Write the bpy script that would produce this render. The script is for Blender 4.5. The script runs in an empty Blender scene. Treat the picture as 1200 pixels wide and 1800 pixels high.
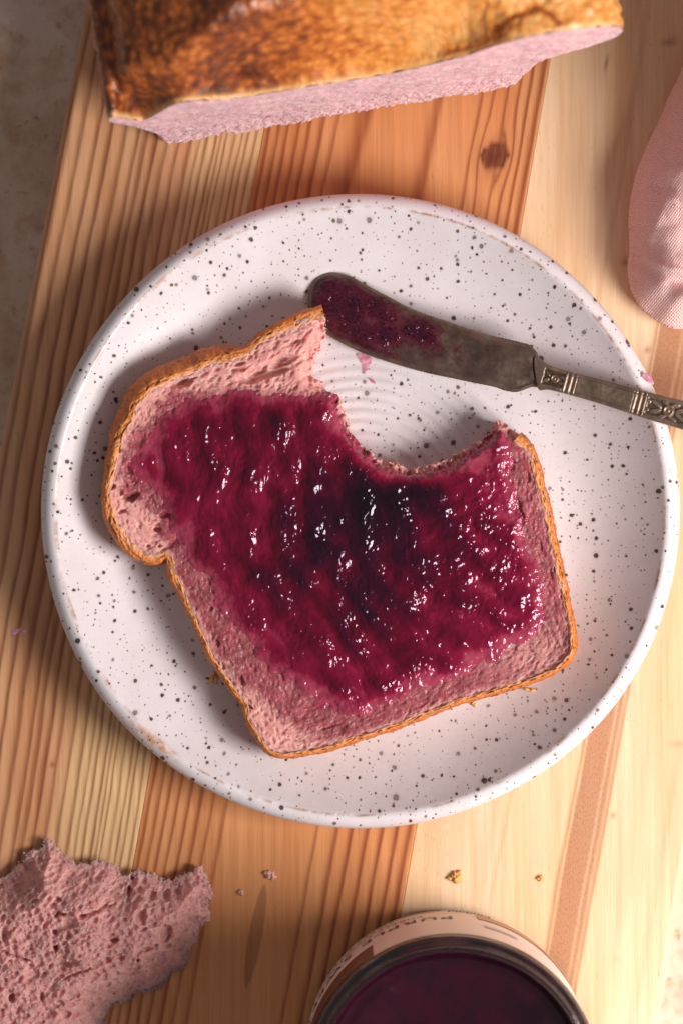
import bpy, math, random
import numpy as np
from mathutils import Vector

# ------------------------------------------------------------------ camera, world, light
random.seed(7)
rng = np.random.default_rng(11)
sc = bpy.context.scene
COL = sc.collection
D = 1.2            # camera height above the board (m)
S = 0.0002         # metres per photograph pixel on the board

cam_d = bpy.data.cameras.new('camera')
cam = bpy.data.objects.new('camera', cam_d); COL.objects.link(cam)
cam.location = (0, 0, D)
cam_d.lens = 120; cam_d.sensor_width = 36; cam_d.sensor_fit = 'AUTO'
cam_d.clip_start = 0.01; cam_d.clip_end = 50
cam_d.dof.use_dof = True
cam_d.dof.focus_distance = D - 0.020
cam_d.dof.aperture_fstop = 6.3
cam_d.dof.aperture_blades = 9
sc.camera = cam

world = bpy.data.worlds.new('World'); sc.world = world; world.use_nodes = True
bg = world.node_tree.nodes['Background']
bg.inputs[0].default_value = (1.0, 0.955, 0.97, 1)
bg.inputs[1].default_value = 0.205

def area(name, az, el, dist, size, size_y, power, col, aim=(0, 0, 0.01)):
    l = bpy.data.lights.new(name, 'AREA'); l.shape = 'RECTANGLE'
    l.size = size; l.size_y = size_y; l.energy = power; l.color = col
    o = bpy.data.objects.new(name, l); COL.objects.link(o)
    a, e = math.radians(az), math.radians(el)
    p = Vector(aim) + Vector((math.cos(a)*math.cos(e), math.sin(a)*math.cos(e), math.sin(e)))*dist
    o.location = p
    o.rotation_euler = (Vector(aim)-p).to_track_quat('-Z', 'Y').to_euler()
    return o
area('window_softbox', -23, 39, 0.74, 0.34, 0.30, 8.5, (1.0, 0.96, 0.93))

sc.view_settings.view_transform = 'Standard'
sc.view_settings.look = 'None'
sc.view_settings.exposure = 0.0
sc.view_settings.gamma = 1.0

# ------------------------------------------------------------------ helpers
def W(px, py, z=0.0):
    k = S*(1-z/D)
    return ((px-600)*k, (900-py)*k)

def Wp(pts, z=0.0):
    return np.array([W(a, b, z) for a, b in pts])

def P(x, y, z=0.0):
    """world -> photograph pixel of a point at height z"""
    k = S*(1-z/D)
    return x/k+600, 900-y/k

_lat = {}
def perlin(x, y, seed=0):
    if seed not in _lat:
        r = np.random.default_rng(1000+seed)
        a = r.random((256, 256))*2*np.pi
        _lat[seed] = (np.cos(a), np.sin(a))
    gx, gy = _lat[seed]
    x0 = np.floor(x).astype(int); y0 = np.floor(y).astype(int)
    fx = x-x0; fy = y-y0
    u = fx*fx*fx*(fx*(fx*6-15)+10); v = fy*fy*fy*(fy*(fy*6-15)+10)
    def g(ix, iy, dx, dy):
        a = ix & 255; b = iy & 255
        return gx[a, b]*dx+gy[a, b]*dy
    n00 = g(x0, y0, fx, fy); n10 = g(x0+1, y0, fx-1, fy)
    n01 = g(x0, y0+1, fx, fy-1); n11 = g(x0+1, y0+1, fx-1, fy-1)
    return ((n00*(1-u)+n10*u)*(1-v)+(n01*(1-u)+n11*u)*v)*1.5

def fbm(x, y, scale, octv=4, seed=0, gain=0.5):
    """scale = feature size in the units of x"""
    s = 0; a = 1; f = 1.0/scale; t = 0
    for k in range(octv):
        s = s+a*perlin(x*f+13.7*k, y*f+7.3*k, seed+k); t += a
        a *= gain; f *= 2.03
    return s/t*1.4

def smooth(a, b, x):
    t = np.clip((x-a)/(b-a), 0, 1)
    return t*t*(3-2*t)

def spline(pts, step, closed=False):
    p = np.array(pts, float); n = len(p)
    out = []
    rng_ = range(n) if closed else range(n-1)
    for i in rng_:
        if closed:
            p0, p1, p2, p3 = p[(i-1) % n], p[i], p[(i+1) % n], p[(i+2) % n]
        else:
            p0, p1, p2, p3 = p[max(i-1, 0)], p[i], p[i+1], p[min(i+2, n-1)]
        m = max(2, int(np.linalg.norm(p2-p1)/step*2))
        t = np.linspace(0, 1, m, endpoint=False)[:, None]
        out.append(0.5*((2*p1)+(-p0+p2)*t+(2*p0-5*p1+4*p2-p3)*t**2+(-p0+3*p1-3*p2+p3)*t**3))
    q = np.concatenate(out)
    q = np.vstack([q, p[0] if closed else p[-1]])
    d = np.concatenate([[0], np.cumsum(np.linalg.norm(np.diff(q, axis=0), axis=1))])
    k = max(8, int(d[-1]/step))
    s = np.linspace(0, d[-1], k, endpoint=not closed)
    return np.stack([np.interp(s, d, q[:, 0]), np.interp(s, d, q[:, 1])], 1)

def poly_sdf(X, Y, poly, closed=True):
    """signed distance (inside positive) and nearest point"""
    best = np.full(X.shape, 1e9); nx = np.zeros(X.shape); ny = np.zeros(X.shape)
    inside = np.zeros(X.shape, bool)
    n = len(poly); m = n if closed else n-1
    for i in range(m):
        ax, ay = poly[i]; bx, by = poly[(i+1) % n]
        ex, ey = bx-ax, by-ay; L = ex*ex+ey*ey+1e-18
        t = np.clip(((X-ax)*ex+(Y-ay)*ey)/L, 0, 1)
        qx = ax+t*ex; qy = ay+t*ey
        d = (X-qx)**2+(Y-qy)**2
        k = d < best
        best = np.where(k, d, best); nx = np.where(k, qx, nx); ny = np.where(k, qy, ny)
        if closed and abs(ey) > 1e-15:
            c = (ay > Y) != (by > Y)
            xi = ax+(Y-ay)*ex/ey
            inside ^= c & (X < xi)
    s = np.sqrt(best)
    return (np.where(inside, s, -s) if closed else s), nx, ny

def mesh_np(name, V, Q, mat=None, parent=None, attrs=None, smooth_=True):
    """V (n,3), Q list of index arrays (m,4) or (m,3)"""
    if not isinstance(Q, (list, tuple)): Q = [Q]
    Q = [q for q in Q if len(q)]
    me = bpy.data.meshes.new(name)
    me.vertices.add(len(V)); me.vertices.foreach_set('co', np.asarray(V, np.float32).ravel())
    tot = sum(q.size for q in Q); npol = sum(len(q) for q in Q)
    me.loops.add(tot); me.polygons.add(npol)
    me.loops.foreach_set('vertex_index', np.concatenate([q.ravel() for q in Q]).astype(np.int32))
    ls = []; off = 0
    for q in Q:
        ls.append(np.arange(len(q))*q.shape[1]+off); off += q.size
    me.polygons.foreach_set('loop_start', np.concatenate(ls).astype(np.int32))
    me.update(calc_edges=True); me.validate()
    me.polygons.foreach_set('use_smooth', np.full(len(me.polygons), smooth_))
    for k, a in (attrs or {}).items():
        at = me.attributes.new(k, 'FLOAT', 'POINT')
        at.data.foreach_set('value', np.asarray(a, np.float32).ravel())
    if mat: me.materials.append(mat)
    o = bpy.data.objects.new(name, me); COL.objects.link(o)
    if parent: o.parent = parent
    return o

def empty(name, loc=(0, 0, 0)):
    """things are built in world space; the empty sits at the origin of the thing's base and children are offset"""
    o = bpy.data.objects.new(name, None); COL.objects.link(o); o.location = loc
    o.empty_display_size = 0.01
    return o

def adopt(root, *objs):
    for o in objs:
        o.parent = root
        o.location = -Vector(root.location)

def tag(o, label=None, cat=None, group=None, kind=None):
    for k, v in (('label', label), ('category', cat), ('group', group), ('kind', kind)):
        if v: o[k] = v
    return o

def clip_grid(poly, step):
    lo = poly.min(0)-step*2; hi = poly.max(0)+step*2
    xs = np.arange(lo[0], hi[0], step); ys = np.arange(lo[1], hi[1], step)
    X, Y = np.meshgrid(xs, ys)
    s, nx, ny = poly_sdf(X, Y, poly)
    ok = s > -0.6*step
    s0 = s.copy()
    cell = ok[:-1, :-1] & ok[:-1, 1:] & ok[1:, 1:] & ok[1:, :-1]
    used = np.zeros(X.shape, bool)
    used[:-1, :-1] |= cell; used[:-1, 1:] |= cell; used[1:, 1:] |= cell; used[1:, :-1] |= cell
    sn = used & (s < 0.25*step)
    X = np.where(sn, nx, X); Y = np.where(sn, ny, Y); s = np.where(sn, 0, s)
    raw = s0
    idx = np.full(X.shape, -1); idx[used] = np.arange(used.sum())
    q = np.stack([idx[:-1, :-1][cell], idx[:-1, 1:][cell], idx[1:, 1:][cell], idx[1:, :-1][cell]], 1)
    e = np.concatenate([q[:, [0, 1]], q[:, [1, 2]], q[:, [2, 3]], q[:, [3, 0]]])
    key = np.minimum(e[:, 0], e[:, 1])*10**7+np.maximum(e[:, 0], e[:, 1])
    u, inv, cnt = np.unique(key, return_inverse=True, return_counts=True)
    be = e[cnt[inv] == 1]
    return dict(raw=raw, X=X, Y=Y, s=s, used=used, quads=q, bedges=be, x0=xs[0], y0=ys[0], step=step, shape=X.shape)

def stamp(H, g, cx, cy, rx, ry, ang, depth, base=None, power=1.0):
    r = max(rx, ry); st = g['step']
    i0 = int((cx-r-g['x0'])/st); i1 = int((cx+r-g['x0'])/st)+2
    j0 = int((cy-r-g['y0'])/st); j1 = int((cy+r-g['y0'])/st)+2
    i0 = max(i0, 0); j0 = max(j0, 0); i1 = min(i1, H.shape[1]); j1 = min(j1, H.shape[0])
    if i1 <= i0 or j1 <= j0: return
    X = g['x0']+np.arange(i0, i1)*st-cx; Y = (g['y0']+np.arange(j0, j1)*st-cy)[:, None]
    c, s = math.cos(ang), math.sin(ang)
    u = (X*c+Y*s)/rx; v = (-X*s+Y*c)/ry
    d = u*u+v*v
    dd = np.where(d < 1, depth*(1-d**power), 0)
    sub = H[j0:j1, i0:i1]
    np.maximum(sub, dd, out=sub)

def hole(H, g, cx, cy, rx, ry, ang, depth, power=1.6):
    """an irregular cavity; long ones wander"""
    ra = np.random.default_rng(int(abs(cx*1e6)+abs(cy*3e6)) % 99991)
    if rx/ry < 2.6:
        stamp(H, g, cx, cy, rx, ry, ang, depth, power=power)
        for k in range(3):
            a = ra.uniform(0, 6.28); stamp(H, g, cx+math.cos(a)*rx*.7, cy+math.sin(a)*ry*.7, rx*ra.uniform(.3, .6), ry*ra.uniform(.4, .7), ang+ra.normal(0, .5), depth*ra.uniform(.5, .9), power=power)
        return
    n = int(rx/ry*1.6)+2; w = 0
    for k in range(n):
        t = -1+2*k/(n-1); w += ra.normal(0, .35)*ry
        q = 0.35+0.65*math.sqrt(max(0, 1-t*t))
        x = cx+math.cos(ang)*t*rx-math.sin(ang)*w; y = cy+math.sin(ang)*t*rx+math.cos(ang)*w
        stamp(H, g, x, y, ry*1.9*ra.uniform(.7, 1.2), ry*q*ra.uniform(.6, 1.3), ang+ra.normal(0, .3), depth*q*ra.uniform(.5, 1.1), power=power)

def sheet(name, g, Ztop, Zbase, mat, attrs=None, levels=8, bulge=0.0, ragged=0.0, seed=5, inset=0.0, parent=None, poly=None):
    """a slab: clipped grid top, skirt, coarse bottom"""
    u = g['used']
    X = g['X'][u]; Y = g['Y'][u]; Z = Ztop[u]; B = Zbase[u] if hasattr(Zbase, 'shape') else np.full(Z.shape, Zbase)
    V = [np.stack([X, Y, Z], 1)]; Q = [g['quads']]
    A = {k: [a[u]] for k, a in (attrs or {}).items()}
    be = g['bedges']; bv = np.unique(be); pos = {}
    loc = np.full(len(X), -1); loc[bv] = np.arange(len(bv))
    # outward direction from neighbours of the boundary
    gy, gx = np.gradient(g['raw'], g['step'])
    ox = -gx[u][bv]; oy = -gy[u][bv]; L = np.hypot(ox, oy)+1e-9; ox /= L; oy /= L
    prev = bv.copy(); off = len(X)
    for k in range(1, levels+1):
        t = k/levels
        z = Z[bv]*(1-t)+B[bv]*t
        d = bulge*math.sin(math.pi*min(1, t*1.0))-inset*t
        if ragged:
            d = d+ragged*fbm(X[bv]+t*0.013, Y[bv]-t*0.017, 0.0018, 3, seed)*math.sin(math.pi*min(t+.15, 1))
        V.append(np.stack([X[bv]+ox*d, Y[bv]+oy*d, z], 1))
        for kk in A: A[kk].append(attrs[kk][u][bv])
        cur = off+np.arange(len(bv)); off += len(bv)
        a = prev[loc[be[:, 0]]]; b = prev[loc[be[:, 1]]]
        c = cur[loc[be[:, 1]]]; e = cur[loc[be[:, 0]]]
        Q.append(np.stack([b, a, e, c], 1))
        prev = cur
    V = np.concatenate(V)
    if poly is not None:
        g2 = clip_grid(poly, g['step']*8); u2 = g2['used'] & (g2['s'] > 0.0026)
        cc = u2[:-1, :-1] & u2[:-1, 1:] & u2[1:, 1:] & u2[1:, :-1]
        id2 = np.full(u2.shape, -1); id2[u2] = np.arange(u2.sum())
        g2['quads'] = np.stack([id2[:-1, :-1][cc], id2[:-1, 1:][cc], id2[1:, 1:][cc], id2[1:, :-1][cc]], 1)
        xx = g2['X'][u2]; yy = g2['Y'][u2]
        ii = np.clip(((xx-g['x0'])/g['step']).round().astype(int), 0, g['shape'][1]-1)
        jj = np.clip(((yy-g['y0'])/g['step']).round().astype(int), 0, g['shape'][0]-1)
        zb = Zbase[jj, ii] if hasattr(Zbase, 'shape') else np.full(xx.shape, Zbase)
        V = np.concatenate([V, np.stack([xx, yy, zb], 1)])
        Q.append(g2['quads'][:, ::-1]+off)
        for kk in A: A[kk].append(attrs[kk][jj, ii])
    return mesh_np(name, V, Q, mat, parent, {k: np.concatenate(a) for k, a in A.items()})

def lathe(name, prof, n, mat, centre=(0, 0, 0), parent=None, wob=None, closed=False, flip=True):
    prof = np.array(prof); m = len(prof)
    th = np.linspace(0, 2*np.pi, n, endpoint=False)
    R = prof[:, 0][:, None]*np.ones(n); Z = prof[:, 1][:, None]*np.ones(n)
    if wob: R, Z = wob(R, Z, th[None, :])
    V = np.stack([R*np.cos(th)+centre[0], R*np.sin(th)+centre[1], Z+centre[2]], 2).reshape(-1, 3)
    i = np.arange(m-1 if not closed else m)[:, None]; j = np.arange(n)[None, :]
    i2 = (i+1) % m; j2 = (j+1) % n
    q = np.stack([i*n+j, i*n+j2, i2*n+j2, i2*n+j], 2).reshape(-1, 4)
    return mesh_np(name, V, q[:, ::-1] if flip else q, mat, parent)

# ------------------------------------------------------------------ material helpers
class NT:
    def __init__(s, name):
        s.m = bpy.data.materials.new(name); s.m.use_nodes = True
        s.t = s.m.node_tree; s.p = s.t.nodes['Principled BSDF']
        s.out = s.t.nodes['Material Output']
    def n(s, typ, **kw):
        nd = s.t.nodes.new(typ)
        ins = kw.pop('ins', {})
        for k, v in kw.items(): setattr(nd, k, v)
        for k, v in ins.items():
            sock = nd.inputs[k]
            if isinstance(v, bpy.types.NodeSocket): s.t.links.new(v, sock)
            else: sock.default_value = v
        return nd
    def link(s, a, b): s.t.links.new(a, b)
    def set(s, **kw):
        for k, v in kw.items():
            k = k.replace('_', ' ')
            if isinstance(v, bpy.types.NodeSocket): s.link(v, s.p.inputs[k])
            else: s.p.inputs[k].default_value = v
    def obj(s): return s.n('ShaderNodeTexCoord').outputs['Object']
    def map(s, vec, scale=(1, 1, 1), rot=(0, 0, 0), loc=(0, 0, 0)):
        return s.n('ShaderNodeMapping', ins={'Vector': vec, 'Scale': scale, 'Rotation': rot, 'Location': loc}).outputs[0]
    def noise(s, vec, scale, detail=4, rough=0.5, dist=0.0, col=False, ntype=None):
        nd = s.n('ShaderNodeTexNoise', ins={'Vector': vec, 'Scale': scale, 'Detail': detail, 'Roughness': rough, 'Distortion': dist})
        return nd.outputs['Color' if col else 'Fac']
    def vor(s, vec, scale, feature='F1', rnd=1.0, dims='3D'):
        return s.n('ShaderNodeTexVoronoi', feature=feature, voronoi_dimensions=dims, ins={'Vector': vec, 'Scale': scale, 'Randomness': rnd})
    def ramp(s, fac, stops, interp='LINEAR'):
        nd = s.n('ShaderNodeValToRGB', ins={'Fac': fac}); cr = nd.color_ramp; cr.interpolation = interp
        while len(cr.elements) < len(stops): cr.elements.new(0.5)
        for e, (p, c) in zip(cr.elements, stops):
            e.position = p; e.color = (c if len(c) == 4 else tuple(c)+(1,)) if hasattr(c, '__len__') else (c, c, c, 1)
        return nd.outputs['Color']
    def math(s, op, a, b=0.0, c=0.0, clamp=False):
        nd = s.n('ShaderNodeMath', operation=op, use_clamp=clamp)
        for i, v in enumerate((a, b, c)):
            if isinstance(v, bpy.types.NodeSocket): s.link(v, nd.inputs[i])
            else: nd.inputs[i].default_value = v
        return nd.outputs[0]
    def mix(s, fac, a, b, blend='MIX'):
        nd = s.n('ShaderNodeMix', data_type='RGBA', blend_type=blend)
        for k, v in (('Factor', fac), ('A', a), ('B', b)):
            sock = [x for x in nd.inputs if x.name == k and (x.type == ('VALUE' if k == 'Factor' else 'RGBA'))][0]
            if isinstance(v, bpy.types.NodeSocket): s.link(v, sock)
            else: sock.default_value = v if k == 'Factor' else (tuple(v)+(1,) if len(v) == 3 else v)
        return [x for x in nd.outputs if x.type == 'RGBA'][0]
    def attr(s, name): return s.n('ShaderNodeAttribute', attribute_name=name).outputs['Fac']
    def mr(s, v, a, b, c=0.0, d=1.0):
        return s.n('ShaderNodeMapRange', ins={'Value': v, 'From Min': a, 'From Max': b, 'To Min': c, 'To Max': d}).outputs[0]
    def bump(s, h, dist, strength=1.0, normal=None):
        ins = {'Height': h, 'Distance': dist, 'Strength': strength}
        if normal: ins['Normal'] = normal
        return s.n('ShaderNodeBump', ins=ins).outputs[0]

def rgb(r, g, b):
    f = lambda c: ((c/255+0.055)/1.055)**2.4 if c > 10 else c/255/12.92
    return (f(r), f(g), f(b))

def crumb_material(name, light, dark, stain=False, bumpd=0.0004):
    m = NT(name); o = m.obj()
    n1 = m.noise(o, 260, 4, 0.6); n2 = m.noise(o, 1500, 3, 0.6)
    c = m.mix(m.mr(n1, 0.3, 0.7), dark, light)
    c = m.mix(m.math('MULTIPLY', m.mr(n2, 0.5, 0.8), 0.35), c, tuple(min(1, x*1.35) for x in light))
    rough = 0.75
    ssw = 0.75
    if stain:
        st = m.attr('stain'); sn = m.noise(o, 420, 4, 0.6)
        f = m.math('MULTIPLY', st, m.mr(sn, 0.2, 0.75, 0.75, 1.15), clamp=True)
        c = m.mix(m.math('MULTIPLY', f, 0.92), c, m.mix(m.mr(m.noise(o, 200, 4, 0.6), 0.35, 0.65), rgb(150, 42, 66), rgb(112, 14, 42)))
        wet = m.math('MULTIPLY', st, m.mr(m.noise(o, 700, 2, 0.5), 0.36, 0.54), clamp=True)
        r = m.mr(wet, 0, 1, 0.75, 0.16); m.set(Roughness=r); ssw = m.mr(f, 0, 1, 0.75, 0.15)
    else:
        m.set(Roughness=rough)
    m.set(Base_Color=c, Subsurface_Weight=ssw, Subsurface_Radius=(0.0055, 0.0024, 0.0020), Subsurface_Scale=1.0)
    m.p.inputs['Specular IOR Level'].default_value = 0.3
    v = m.vor(o, 1300).outputs['Distance']
    h = m.math('ADD', m.math('MULTIPLY', v, 0.35), m.math('MULTIPLY', n2, 0.6))
    m.set(Normal=m.bump(h, bumpd, 0.8))
    return m.m

def jam_material(name='jam', attr=True):
    m = NT(name); o = m.obj()
    n1 = m.noise(o, 90, 4, 0.6, 0.4)
    if attr:
        t = m.attr('thick')
        t = m.math('ADD', t, m.math('MULTIPLY', m.math('SUBTRACT', n1, 0.5), 0.30))
    else:
        t = m.math('ADD', 0.62, m.math('MULTIPLY', m.math('SUBTRACT', n1, 0.5), 0.5))
    c = m.ramp(t, [(0.0, rgb(158, 62, 82)), (0.16, rgb(124, 14, 48)), (0.40, rgb(88, 2, 30)), (0.68, rgb(48, 3, 25)), (1.0, rgb(22, 3, 15))])
    m.set(Base_Color=c, Roughness=0.12, Subsurface_Weight=0.22, Subsurface_Radius=(0.004, 0.0007, 0.0012), Subsurface_Scale=1.0)
    m.p.inputs['Specular IOR Level'].default_value = 0.5; m.p.inputs['Specular Tint'].default_value = (0.90, 0.86, 1.0, 1)
    f1 = m.noise(m.map(o, rot=(0, 0, 0.3), scale=(1.5, 0.7, 1)), 270, 2, 0.4, 0.7)
    f2 = m.noise(o, 1000, 2, 0.5)
    pm = m.mr(m.noise(o, 70, 2, 0.5), 0.42, 0.62)
    h = m.math('MULTIPLY', m.math('ADD', m.math('MULTIPLY', f1, 0.8), m.math('MULTIPLY', f2, 0.12)), m.math('ADD', 0.10, pm))
    m.set(Normal=m.bump(h, 0.0013, 0.7))
    return m.m

# ------------------------------------------------------------------ ground (stone table)
gm = NT('stone_table'); o = gm.obj()
n1 = gm.noise(o, 14, 6, 0.6); n2 = gm.noise(o, 70, 5, 0.65); n3 = gm.noise(o, 260, 3, 0.6)
c = gm.mix(gm.mr(n1, 0.35, 0.65), rgb(206, 176, 152), rgb(226, 208, 194))
c = gm.mix(gm.math('MULTIPLY', gm.mr(n2, 0.45, 0.65), 0.75), c, rgb(186, 142, 112))
c = gm.mix(gm.math('MULTIPLY', gm.mr(n3, 0.62, 0.72), 0.6), c, rgb(120, 88, 66))
c = gm.mix(gm.mr(gm.noise(o, 48, 4, 0.6), 0.70, 0.74), c, rgb(70, 52, 40))
gm.set(Base_Color=c, Roughness=0.75, Normal=gm.bump(n2, 0.002, 0.5))
V = np.array([(-1.2, -1.2, -0.028), (1.2, -1.2, -0.028), (1.2, 1.2, -0.028), (-1.2, 1.2, -0.028)])
tag(mesh_np('table_top', V, np.array([[0, 1, 2, 3]]), gm.m), kind='structure')

# ------------------------------------------------------------------ cutting board of three planks
SL = 0.178
def wood_material(name, light, mid, dark, orange=0.0, pores=0.5, knotcol=rgb(100, 42, 20)):
    m = NT(name); o = m.obj()
    r = m.map(o, rot=(0, 0, math.radians(-10.1)*-1))
    # along-grain stretched fibres
    fib = m.noise(m.map(o, rot=(0, 0, math.radians(10.1)), scale=(1800, 45, 100)), 1.0, 5, 0.65)
    fib2 = m.noise(m.map(o, rot=(0, 0, math.radians(10.1)), scale=(420, 9, 100)), 1.0, 4, 0.6)
    big = m.noise(m.map(o, rot=(0, 0, math.radians(10.1)), scale=(45, 6, 10)), 1.0, 3, 0.5)
    c = m.mix(m.mr(big, 0.35, 0.65), light, mid)
    c = m.mix(m.attr('sap'), c, rgb(242, 204, 148))
    c = m.mix(m.math('MULTIPLY', m.mr(fib2, 0.4, 0.75), 0.30), c, dark)
    g = m.attr('grain')
    g = m.math('MULTIPLY', g, m.mr(fib2, 0.25, 0.6, 0.85, 1.1), clamp=True)
    c = m.mix(m.math('MULTIPLY', g, 0.96), c, dark)
    c = m.mix(m.math('MULTIPLY', m.attr('band'), 0.85), c, rgb(172, 108, 72))
    c = m.mix(m.math('MULTIPLY', m.mr(fib, 0.45, 0.8), 0.28), c, dark)
    po = m.noise(m.map(o, rot=(0, 0, math.radians(10.1)), scale=(2600, 240, 100)), 1.0, 2, 0.5)
    pm = m.noise(m.map(o, rot=(0, 0, math.radians(10.1)), scale=(60, 25, 10)), 1.0, 2, 0.5)
    c = m.mix(m.math('MULTIPLY', m.math('MULTIPLY', m.mr(po, 0.66, 0.74), m.mr(pm, 0.45, 0.65)), pores), c, rgb(120, 70, 36))
    po2 = m.noise(m.map(o, rot=(0, 0, math.radians(10.1)), scale=(3200, 900, 100)), 1.0, 2, 0.5)
    c = m.mix(m.math('MULTIPLY', m.attr('band'), m.math('MULTIPLY', m.mr(po2, 0.5, 0.7), 0.55)), c, rgb(128, 72, 44))
    c = m.mix(m.attr('knot'), c, knotcol)
    rv = m.mr(fib, 0.3, 0.7, 0.42, 0.6)
    h = m.math('SUBTRACT', m.math('MULTIPLY', fib, 0.4), m.math('MULTIPLY', g, 0.6))
    m.set(Base_Color=c, Roughness=rv, Normal=m.bump(h, 0.00025, 0.6))
    m.p.inputs['Specular IOR Level'].default_value = 0.35
    return m.m

wood_a = wood_material('pine_ringed', rgb(228, 176, 132), rgb(216, 154, 108), rgb(130, 68, 36))
wood_b = wood_material('pine_orange', rgb(224, 158, 104), rgb(212, 138, 84), rgb(142, 66, 30))
wood_c = wood_material('pine_pale', rgb(240, 210, 174), rgb(234, 194, 150), rgb(184, 120, 74), pores=0.8)

def lines(c, spec, seed):
    """sum of sharp-edged latewood lines: spec = (centre, width, strength)"""
    g = np.zeros_like(c)
    for (x, w, s) in spec:
        d = (c-x)/w
        # asymmetric: slow rise, sharp fall
        g = np.maximum(g, s*np.where(d < 0, np.exp(-(d*0.75)**2), np.exp(-(d*1.9)**2)))
    return g

def ring_spec(c0, c1, sp0, sp1, seed, w=0.22, s=(0.6, 1.0)):
    r = np.random.default_rng(seed); out = []; x = c0
    while x < c1:
        t = (x-c0)/(c1-c0); sp = sp0*(1-t)+sp1*t
        out.append((x, sp*w*r.uniform(0.8, 1.3), r.uniform(*s)))
        x += sp*r.uniform(0.72, 1.3)
    return out

board = empty('cutting_board', (0, 0, -0.028))
tag(board, 'wooden cutting board of three edge-glued pine planks under the plate', 'cutting board')

PY0, PY1 = -60, 1900
def plank(name, cl, cr, mat, fn, chamf_l=False, chamf_r=False, T=0.028, dx=1.3, dy=9.0):
    """cl, cr: functions of photo row giving the c coordinate of the edges"""
    ys = np.arange(PY0, PY1+dy, dy)
    n = int(abs(cr(900)-cl(900))/dx)
    t = np.linspace(0, 1, n)
    C = cl(ys)[:, None]*(1-t)+cr(ys)[:, None]*t
    C[:, 0] += 0.12; C[:, -1] -= 0.12
    PYY = np.repeat(ys[:, None], n, 1)
    PXX = C-SL*(PYY-900)
    A = fn(C, PYY)
    Z = np.zeros_like(C)
    e = 0.0012
    dl = (C-C[:, :1])*S; dr = (C[:, -1:]-C)*S
    wl = 0.0020 if chamf_l else 0.00018; wr = 0.0022 if chamf_r else 0.00018
    Z -= np.where(dl < wl, (wl-dl)*(0.8 if chamf_l else 0.5), 0)
    Z -= np.where(dr < wr, (wr-dr)*(0.8 if chamf_r else 0.5), 0)
    Z -= 0.00008*A['grain']
    X = (PXX-600)*S; Y = (900-PYY)*S
    m_, n_ = X.shape
    Vt = np.stack([X, Y, Z], 2).reshape(-1, 3)
    Vb = Vt.copy(); Vb[:, 2] = -T
    i, j = np.meshgrid(np.arange(m_-1), np.arange(n_-1), indexing='ij')
    a = i*n_+j; q = np.stack([a, a+n_, a+n_+1, a+1], 2).reshape(-1, 4)
    N = m_*n_
    # sides from boundary ring, bottom one quad
    ring = np.concatenate([np.arange(n_), np.arange(1, m_)*n_+n_-1, (m_-1)*n_+np.arange(n_-2, -1, -1), np.arange(m_-2, 0, -1)*n_])
    Vr = Vt[ring].copy(); Vr[:, 2] = -T
    k = np.arange(len(ring)); k2 = (k+1) % len(ring)
    qs = np.stack([ring[k], ring[k2], N+k2, N+k], 1)
    cor = [N+0, N+n_-1, N+n_-1+m_-1, N+2*(n_-1)+m_-1]
    Vv = np.vstack([Vt, Vr])
    at = {kk: np.concatenate([vv.ravel(), vv.ravel()[ring]]) for kk, vv in A.items()}
    o = mesh_np(name, Vv, [q, qs, np.array([cor])], mat, None, at)
    adopt(board, o)
    return o

def fn_a(C, Y):
    warp = 7*fbm(C*0.25, Y, 420, 3, 31)+1.6*fbm(C, Y*0.12, 14, 2, 35)+5*np.sin((Y-200)/420)
    c = C+warp
    g = lines(c, ring_spec(-30, 235, 26, 17, 3)+ring_spec(235, 360, 12, 11, 9, s=(0.45, 0.8)), 1)
    kn = np.zeros_like(C)
    # small dark fleck
    for (x, y, rx, ry, s) in ((93, 1342, 5, 4, .8), (99, 1338, 3, 2, .6), (42, 1219, 2, 3, .4)):
        cc = x+SL*(y-900)
        kn = np.maximum(kn, s*np.exp(-(((C-cc)/rx)**2+((Y-y)/ry)**2)))
    return dict(grain=g*(1-0.15*smooth(240, 345, C)), band=np.zeros_like(C), knot=kn, sap=0.75*smooth(195, 250, C+0.02*(Y-300)+6*fbm(C, Y*0.1, 30, 2, 38)))

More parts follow.
